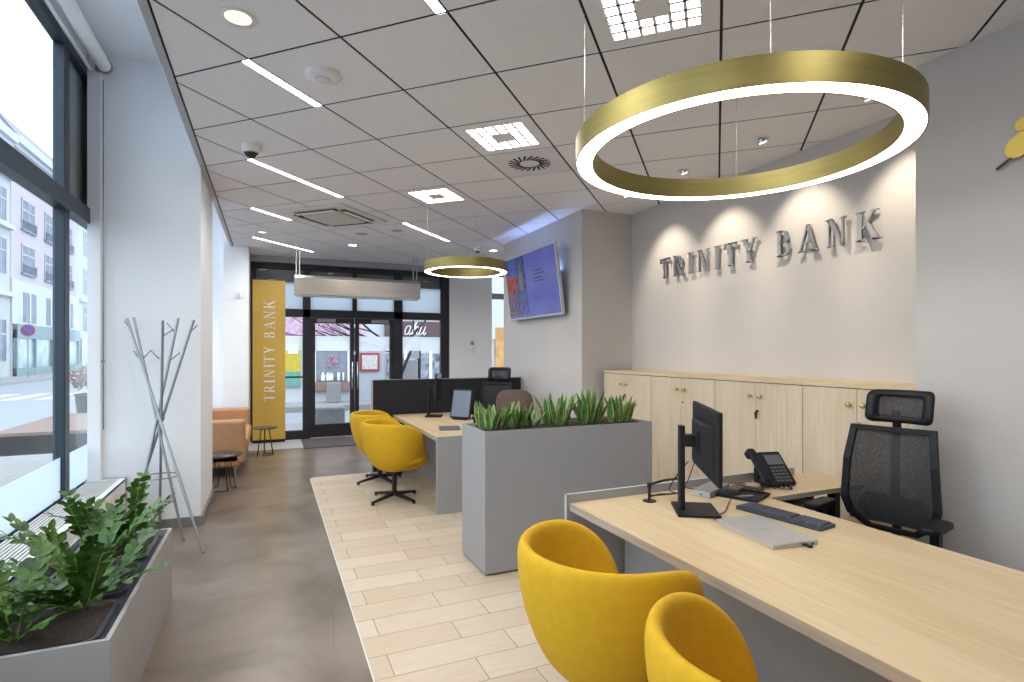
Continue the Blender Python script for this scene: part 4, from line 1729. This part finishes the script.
# ================================================================== SIDE TABLES
def side_table(label, x, y, r, h, rz):
    o = thing('side_table', label, 'table', (x, y, 0), rz, 'round black wire side tables')
    MB().lathe([(.0005, h - .018), (r - .01, h - .018), (r, h - .009), (r - .004, h), (.0005, h)], 36).build('tabletop', mat('table_dark', (.06, .055, .06), .3) if 'tdark' not in M else M['tdark'], o)
    for k in range(3):
        a = 2 * PI * k / 3
        w = .6
        t_ = MB()
        rr = r * .62
        p0 = (rr * .55 * math.cos(a - w * .9), rr * .55 * math.sin(a - w * .9), h - .02)
        p1 = (rr * 1.1 * math.cos(a - w), rr * 1.1 * math.sin(a - w), .006)
        p2 = (rr * 1.1 * math.cos(a + w), rr * 1.1 * math.sin(a + w), .006)
        p3 = (rr * .55 * math.cos(a + w * .9), rr * .55 * math.sin(a + w * .9), h - .02)
        t_.tube([p0, p1], .005, 6)
        t_.tube([p1, p2], .005, 6)
        t_.tube([p2, p3], .005, 6)
        t_.build('leg', M['blackm'], o)
    return o


M['tdark'] = mat('table_dark', (.06, .055, .06), .3)
side_table('round black side table at the near arm of the tan sofa', -.50, 7.02, .22, .40, .4)
side_table('round black side table at the foot of the gold banner', -.07, 9.10, .18, .42, 1.0)

# ================================================================== BANNER
o = thing('gold_banner', 'tall gold TRINITY BANK panel standing left of the entrance', 'banner', (-.015, 10.27, .010))
B((-.255, -.02, .05), (.255, .02, 2.76)).build('panel', M['goldf'], o)
B((-.25, -.03, 0), (.25, .03, .05)).build('foot', M['blackm'], o)
word('TRINITY BANK', .175, 1.72, (.09, -.0205, .70), (0, 0, 1), (-1, 0, 0), (0, -1, 0), .002, M['white'], o, 'letter')

# ================================================================== AIR CURTAIN
o = thing('air_curtain', 'long brushed steel air curtain hanging above the entrance doors', 'air curtain', (1.38, 9.6, 2.48))
f = MB()
q = [(-.14, .0), (.10, -.0), (.13, .05), (.13, .26), (.09, .31), (-.10, .31), (-.14, .26)]
mx = Matrix(((0, 0, 1, 0), (1, 0, 0, 0), (0, 1, 0, 0), (0, 0, 0, 1)))
f.prism(q, -1.02, 1.02, 0, mx)
f.build('body', M['steel'], o)
f = MB()
f.box((-1.0, -.11, -.022), (1.0, .09, -.0005))
f.build('air_outlet', M['whiteplast'], o)
f = MB()
f.box((-.002, -.1415, .003), (.002, -.140, .26))
f.build('joint_line', M['greym'], o)
for x in (-.99, -.94, .93, .99):
    MB().cyl((x, 0, .31), (x, 0, CZ - 2.48), .010, n=10).build('hanger', M['steel'], o)

# ================================================================== TELEVISION
o = thing('wall_television', 'large tilted flat television on the wall facing the far desk', 'television', (3.235, 6.575, 2.0))
mx = Matrix.Translation((-.02, 0, 0)) @ Matrix.Rotation(-.13, 4, 'Y')
f = MB()
f.box((-.012, -.775, 0), (.030, .775, .87), 0, mx)
f.build('housing', M['silver'], o, bevel=.005)
f = MB()
f.box((-.014, -.755, .03), (-.0125, .755, .855), 0, mx)
f.build('screen', mat('tv_violet', (.05, .06, .22), .18, var=.25, scale=2.5, emit=.30, ecol=(.22, .23, .72)), o)
tiles_ = [((.35, .62, .40, .755), (.30, .07, .05)), ((.62, .84, .40, .755), (.06, .12, .40)), ((.14, .35, .40, .755), (.05, .04, .06)),
          ((.40, .84, .12, .38), (.05, .09, .22)), ((.05, .38, .40, .755), (.16, .12, .20)), ((.05, .38, .12, .39), (.10, .12, .32))]
for k, ((z0, z1, y0, y1), c) in enumerate(tiles_):
    f = MB()
    f.box((-.0155 - k * .0002, y0, z0), (-.0141, y1, z1), 0, mx)
    f.build('picture_tile', mat('tv_tile', tuple(v * .7 for v in c), .3, var=.85, scale=16, emit=.22, ecol=c), o)
f = MB()
for (y, z, ry, rz) in ((.255, .52, .075, .15), (.255, .72, .032, .045)):
    f.ell((0, y, z), (.0015, ry, rz), 16, 10, 0, mx @ Matrix.Translation((-.0185, 0, 0)))
f.build('picture_figure', mat('tv_figure', (.10, .09, .12), .4, emit=.3, ecol=(.25, .2, .25)), o)
f = MB()
for k, w in enumerate((.26, .33, .24, .30)):
    z = .60 - k * .045
    x = .02
    f.box((-.0150, -.12 - w, z), (-.0141, -.12, z + .014), 0, mx)
f.build('caption_lines', mat('tv_caption', (.03, .02, .10), .4, emit=.1, ecol=(.12, .1, .3)), o)
B((.035, -.25, .22), (.066, .25, .62)).build('wall_bracket', M['blackm'], o)
lamp('backlight', 'AREA', (.03, .02, .55), 8, (.35, .5, 1), o, shape='RECTANGLE', size=.06, size_y=1.1, rot=(0, 3.3, 0))

# wall intercom and switch plate
o = thing('intercom', 'white intercom handset on the column right of the entrance', 'intercom', (3.69, 10.42, 1.69))
MB().box((-.05, -.03, -.13), (.05, 0, .13)).build('body', M['whiteplast'], o, bevel=.006)
B((-.035, -.032, .0), (.035, -.03, .07)).build('display', M['greym'], o)
B((-.03, -.045, -.16), (.03, -.031, -.03)).build('handset', M['whiteplast'], o, bevel=.006)
o = thing('wall_sensor', 'small white motion sensor high on the pillar behind the sofa', 'sensor', (-.45, 9.6, 2.45))
MB().box((-.035, -.04, -.06), (.035, 0, .06)).build('body', M['whiteplast'], o, bevel=.012)
B((-.022, -.046, -.04), (.022, -.04, .01)).build('lens', mat('sensor_lens', (.65, .65, .66), .3), o)
# grille baffle
struct('trim_7', B((3.4285, -4.1, 1.110), (3.43, 1.99, 1.112)), M['wall'])

# ================================================================== OUTSIDE
struct('street_ground', B((-60, -30, -.30), (40, 140, -.13)), M['asph'])
sw = MB()
sw.box((-4.6, -20, -.13), (-1.8, 17.0, -.03))
sw.box((-4.6, 10.75, -.13), (14, 13.2, -.03))
struct('pavement', sw, M['pave'])
sw = MB()
sw.box((-15.0, 10, -.13), (-12.2, 110, .0))
struct('pavement_far', sw, M['pave'])
sw = MB()
sw.box((-1.8, 16.6, -.13), (14, 18.2, -.0))
struct('pavement_opposite', sw, M['pave'])
struct('kerb', B((-1.8, 16.4, -.13), (14, 16.6, .02)), M['stone'])
for k in range(5):
    y = 27 + k * 2.0
for k in range(7):
    tag(B((-11.6 + k * 1.0, 24.5, -.1295), (-11.1 + k * 1.0, 28.0, -.125)).build('crossing_stripe', M['line']), 'white painted crossing stripe on the road outside the window', 'road marking', 'crossing stripes on the street')


def facade(name, label, X, Y0, Y1, H, m, rows, cols, extra=None, pm='pane', depth=4.0):
    o = thing(name, label, 'building', (X, Y0, 0))
    B((-depth, 0, -.1), (0, Y1 - Y0, H)).build('wall', m, o)
    for (z0, z1) in rows:
        for (a, b) in cols:
            w = MB()
            w.box((-.02, a - Y0, z0), (.03, b - Y0, z1))
            ob = w.build('window', M[pm], o)
            f = MB()
            mid = (a + b) / 2 - Y0
            for y in (a - Y0, mid - .02, b - Y0 - .05):
                f.box((.03, y, z0), (.06, y + .05, z1))
            f.box((.03, a - Y0, z1 - .08), (.06, b - Y0, z1))
            f.box((.03, a - Y0, z0 + (z1 - z0) * .62), (.06, b - Y0, z0 + (z1 - z0) * .62 + .08))
            f.build('window_frame', M['facw'], ob)
            r = MB()
            r.box((.03, a - Y0 - .1, z0 - .12), (.16, b - Y0 + .1, z0))
            for i in range(17):
                yy = a - Y0 + (b - a) * i / 16
                r.box((.14, yy - .02, z0), (.17, yy + .02, z0 + .55))
            r.box((.13, a - Y0 - .05, z0 + .52), (.18, b - Y0 + .05, z0 + .60))
            if H > 14 and extra != 'plain':
                r.build('balcony_rail', M['pane'], ob)
    c = MB()
    c.box((0, -.0, H - .5), (.45, Y1 - Y0, H))
    c.box((0, 0, H - .75), (.2, Y1 - Y0, H - .5))
    c.build('cornice', M['facw'], o)
    MB().prism([(-depth, 0), (.3, 0), (-.9, 1.6), (-depth, 2.0)], 0, Y1 - Y0, 0, Matrix(((1, 0, 0, 0), (0, 0, 1, 0), (0, 1, 0, H), (0, 0, 0, 1)))).build('roof', M['roof'], o)
    return o


pb = facade('apartment_building', 'pale pink building with a teal shopfront across the street', -15, 44.6, 57.9, 15.4, M['facp'], ((9.7, 11.7), (6.8, 8.7), (12.9, 14.4)), ((46.2, 48.4), (50.3, 52.1), (54.5, 56.3)))
q = MB()
q.box((0, 0, 3.35), (.08, 13.3, 6.2))
q.build('white_storey', M['facw'], pb)
for (a, b) in ((46.3, 48.5), (50.4, 52.2), (54.5, 56.3)):
    ob = B((.06, a - 44.6, 3.5), (.10, b - 44.6, 5.5)).build('window', M['pane'], pb)
    B((.10, (a + b) / 2 - 44.65, 3.5), (.13, (a + b) / 2 - 44.55, 5.5)).build('window_frame', M['white'], ob)
q = MB()
q.box((0, .3, 0), (.2, 13.0, .5))
q.box((0, .3, 2.45), (.25, 13.0, 3.35))
for y in (.3, 3.4, 6.6, 9.8, 12.8):
    q.box((0, y, 0), (.22, y + .22, 3.0))
ob = q.build('shopfront', M['teal'], pb)
for y in (.52, 3.62, 6.82, 10.02):
    B((.02, y, .5), (.10, y + 2.86, 2.45)).build('shop_window', M['pane2'], ob)
cb_ = facade('apartment_building', 'cream ornamented building at the left edge of the street view', -15, 22, 44.5, 15.2, M['facc'], ((9.7, 11.7), (6.4, 8.6), (1.0, 3.6)), ((23.5, 25.2), (27.5, 29.2), (31.5, 33.2), (35.5, 37.2), (39.2, 40.9), (42.3, 43.9)), 'plain')
q = MB()
for z in (5.0, 9.2, 12.3):
    q.box((0, 0, z), (.3, 22.5, z + .28))
q.build('string_courses', M['facw'], cb_)
gb = facade('apartment_building', 'pale green building farther along the street', -15, 58, 78, 14.2, M['facg'], ((10.0, 12.2), (6.6, 8.9), (3.4, 5.6)), ((59.4, 60.8), (62.6, 64.0), (65.8, 67.2), (69, 70.4), (72.2, 73.6)), 'plain')
B((0, 0, 5.9), (.25, 20, 6.2)).build('string_course', M['facw'], gb)
q = B((0, .5, 0), (.15, 19, 2.8)).build('shopfront', M['pane2'], gb)
facade('apartment_building', 'sand coloured building at the far end of the street', -15, 78.2, 108, 17, M['facs'], ((10.0, 12.2), (6.6, 8.9), (3.4, 5.6)), ((80, 81.5), (84, 85.5), (88, 89.5), (92, 93.5)), 'plain')

# no-parking sign
o = thing('road_sign', 'round blue no stopping sign with a red border across the street', 'road sign', (-13.3, 42.0, 0))
MB().cyl((0, 0, 0), (0, 0, 3.1), .035, n=10).build('pole', M['greym'], o)
sgm = Matrix.Translation((0, 0, 2.85)) @ Matrix.Rotation(.0, 4, 'Z') @ Matrix.Rotation(PI / 2, 4, 'X')
MB().cyl((0, 0, .03), (0, 0, .06), .36, n=32, mx=sgm).build('red_border', mat('sign_red', (.5, .03, .05), .5), o)
MB().cyl((0, 0, .06), (0, 0, .07), .28, n=32, mx=sgm).build('blue_disc', mat('sign_blue', (.03, .06, .35), .5), o)
MB().box((-.29, -.035, .07), (.29, .035, .075), 0, sgm @ Matrix.Rotation(-PI / 4, 4, 'Z')).build('red_bar', mat('sign_red2', (.5, .03, .05), .5), o)

# street planter with brown shrub outside right of the mullion
o = thing('street_planter', 'dark street tub with a rusty brown shrub outside the window', 'planter', (-4.35, 17.6, -.13))
MB().lathe([(.22, 0), (.27, .55), (.30, .6), (.26, .6), (.25, .52), (.001, .52)], 20).build('tub', M['blackm'], o)
m = MB()
rd = random.Random(5)
for i in range(260):
    a, b_, r = rd.uniform(0, 2 * PI), rd.uniform(-.4, 1.3), rd.uniform(.2, .48)
    c_ = Vector((r * math.cos(a) * math.cos(b_), r * math.sin(a) * math.cos(b_), .85 + r * math.sin(b_)))
    u, v = Vector((rd.uniform(-1, 1), rd.uniform(-1, 1), rd.uniform(-1, 1))).normalized() * .07, Vector((rd.uniform(-1, 1), rd.uniform(-1, 1), rd.uniform(-1, 1))).normalized() * .04
    m.add([c_ - u, c_ - v, c_ + u, c_ + v], [(0, 1, 2, 3)])
m.build('shrub', mat('rust_leaf', (.22, .10, .06), .8, var=.4), o)
tag(B((-4.75, 13.2, -.03), (-2.6, 16.9, .03)).build('timber_terrace', mat('terrace_brown', (.24, .16, .13), .7, var=.2)), 'low brown terrace deck on the pavement outside', 'terrace')

# shop opposite the entrance
o = thing('shop_building', 'pale stone shop building facing the entrance doors', 'building', (0, 18.2, 0))
q = MB()
q.box((-1.3, 0, -.05), (14, 3, 2.65))
q.build('wall', M['facw'], o)
B((-1.3, -.05, 2.65), (14, 3, 9)).build('upper_wall', M['facs'], o)
q = MB()
q.box((1.30, -.06, .66), (2.25, .0, 1.60))
ob = q.build('display_window', mat('display_grey', (.24, .26, .31), .4, var=.1), o)
f = MB()
f.box((1.25, -.10, .62), (1.30, -.02, 1.64))
f.box((2.25, -.10, .62), (2.30, -.02, 1.64))
f.box((1.25, -.10, 1.60), (2.30, -.02, 1.64))
f.build('window_frame', M['white'], ob)
B((1.15, -.12, .33), (2.35, -.01, .62)).build('stone_plinth', M['stonep'], o)
q = MB()
q.box((.30, -.12, 2.07), (2.75, -.02, 2.7))
q.build('blossom_poster', mat('blossom_pink', (.52, .34, .46), .6, var=.4, scale=7), o)
B((.38, -.10, .95), (.85, -.02, 2.04)).build('yellow_poster', mat('poster_yellow', (.55, .42, .04), .6, var=.1), o)
B((.38, -.10, .50), (.85, -.02, .95)).build('green_poster', mat('poster_green', (.14, .34, .28), .6, var=.1), o)
B((.50, -.12, 1.50), (.78, -.101, 1.80)).build('white_notice', M['white'], o)
q = MB()
for k in range(14):
    rx, rz = 1.4 + .75 * rd.random(), .70 + .12 * rd.random()
    q.cyl((rx, -.12, .66), (rx, -.12, rz + .12), .02, .03, n=8)
q.build('display_goods', M['white'], ob)
q = MB()
for k in range(26):
    q.ell((1.78 + rd.uniform(-.14, .14), -.14, 1.02 + rd.uniform(0, .40)), (.03, .02, .03), 8, 5)
q.build('display_flowers', mat('flower_pink', (.50, .22, .33), .7), ob)
B((3.1, -.12, .55), (3.0, -.02, .6)).build('ledge', M['stone'], o)
# menu frame
f = MB()
f.box((2.62, -.14, .93), (3.24, -.02, 1.52))
ob = f.build('menu_frame', mat('menu_red', (.32, .04, .05), .5), o)
B((2.69, -.15, 1.0), (3.17, -.13, 1.45)).build('menu_sheet', mat('menu_paper', (.5, .49, .48), .7, var=.25, scale=14), ob)
f = MB()
f.box((2.55, -.08, .0), (3.4, -.01, 2.02))
f.build('panel', mat('pale_panel', (.36, .38, .42), .7, var=.05), o)
q = MB()
q.box((3.42, -.16, 2.02), (5.3, -.02, 2.56))
ob = q.build('sign_board', mat('sign_maroon', (.10, .05, .055), .5, var=.1), o)


def script_word(m, x, z, s, y):
    """sloping handwriting: a h u"""
    def P(pts, r=.033):
        m.tube([(x + (a + .28 * b) * s, y, z + b * s) for a, b in pts], r * s * 1.5, 6)
    P([(.42, .75), (.25, .95), (.05, .8), (.0, .4), (.08, .08), (.25, .05), (.42, .3), (.45, .9), (.42, .15), (.55, .03), (.68, .25)])
    P([(.72, .1), (.80, 1.0), (.82, 1.25), (.95, 1.3), (.88, 1.0), (.80, .0), (.92, .6), (1.1, .92), (1.22, .75), (1.18, .15), (1.3, .03), (1.42, .25)])
    P([(1.48, .9), (1.46, .2), (1.58, .02), (1.78, .25), (1.9, .9), (1.86, .15), (1.98, .03), (2.12, .3)])


q = MB()
script_word(q, 4.02, 2.10, .34, -.18)
q.build('sign_lettering', M['white'], ob)
q = MB()
q.box((3.5, -.09, .5), (5.3, -.02, 1.5))
q.build('shop_window', mat('shopwin_mixed', (.22, .23, .29), .3, var=.8, scale=6), o)
for x in (3.62, 4.05, 4.9):
    B((x, -.13, .4), (x + .09, -.09, 1.6)).build('window_post', M['white'], o)
# right glimpse
B((6.6, -.08, 3.42), (9.0, -.02, 3.62)).build('dark_band', M['blackm'], o)
B((7.3, -.08, .92), (9.0, -.02, 2.42)).build('orange_window', mat('orange_pane', (.50, .27, .08), .5, var=.35, scale=3), o)  # orange pane, plain colour varied by noise
B((7.3, -.09, .35), (9.0, -.02, .85)).build('notice_board', mat('board_blue', (.16, .22, .32), .5, var=.7, scale=12), o)
B((6.4, -.07, 2.0), (9.0, -.02, 9.0)).build('white_cladding', M['facw'], o)

# stone things in the street
tag(MB().box((-.2, -.16, 0), (.2, .16, .62)).build('stone_bollard', M['stone'], bevel=.03, loc=(1.78, 17.7, .0)), 'pale square stone post below the flower display across the street', 'bollard')
tag(MB().box((-.34, -.22, 0), (.34, .22, .40)).build('stone_bench', M['stone'], bevel=.05, loc=(1.15, 12.6, -.03)), 'grey stone block on the pavement just outside the glass door', 'bench')
o = thing('litter_bin', 'grey street bin on a dark post seen through the right side pane', 'bin', (3.66, 15.2, -.13))
MB().cyl((.16, 0, 0), (.16, 0, 2.1), .05, n=12).build('post', M['blackm'], o)
MB().rbox((-.26, -.16, .75), (.10, .16, 1.45), .05, 4).build('bin_body', M['stone'], o)
B((-.02, -.06, 1.5), (.15, -.02, 2.15)).build('post_sign', M['greym'], o)

# bare tree
o = thing('bare_tree', 'bare dark branched tree standing on the street outside the doors', 'tree', (2.93, 14.2, -.13))
tm = MB()
rd = random.Random(9)


def branch(p, d, L, r, n):
    pts = [p]
    q_ = p.copy()
    for i in range(5):
        d = (d + Vector((rd.uniform(-.18, .18), rd.uniform(-.18, .18), rd.uniform(-.05, .12)))).normalized()
        q_ = q_ + d * L / 5
        pts.append(q_.copy())
    tm.tube(pts, r, 6, r1=r * .45)
    if n:
        for k in range(3):
            s_ = pts[rd.randint(2, 5)]
            nd = (d + Vector((rd.uniform(-1, 1), rd.uniform(-.5, .5), rd.uniform(-.3, .7)))).normalized()
            branch(s_, nd, L * .65, r * .5, n - 1)


branch(Vector((0, 0, 0)), Vector((0, 0, 1)), 2.0, .07, 0)
for d in ((-1, 0, .25), (-.9, .1, .05), (-.7, 0, .5), (.7, 0, .6), (.2, .2, 1), (-1.0, -.1, .35)):
    branch(Vector((0, 0, 1.7 + rd.uniform(-.1, .3))), Vector(d).normalized(), 1.7, .035, 2)
tm.build('branches', M['bark'], o)
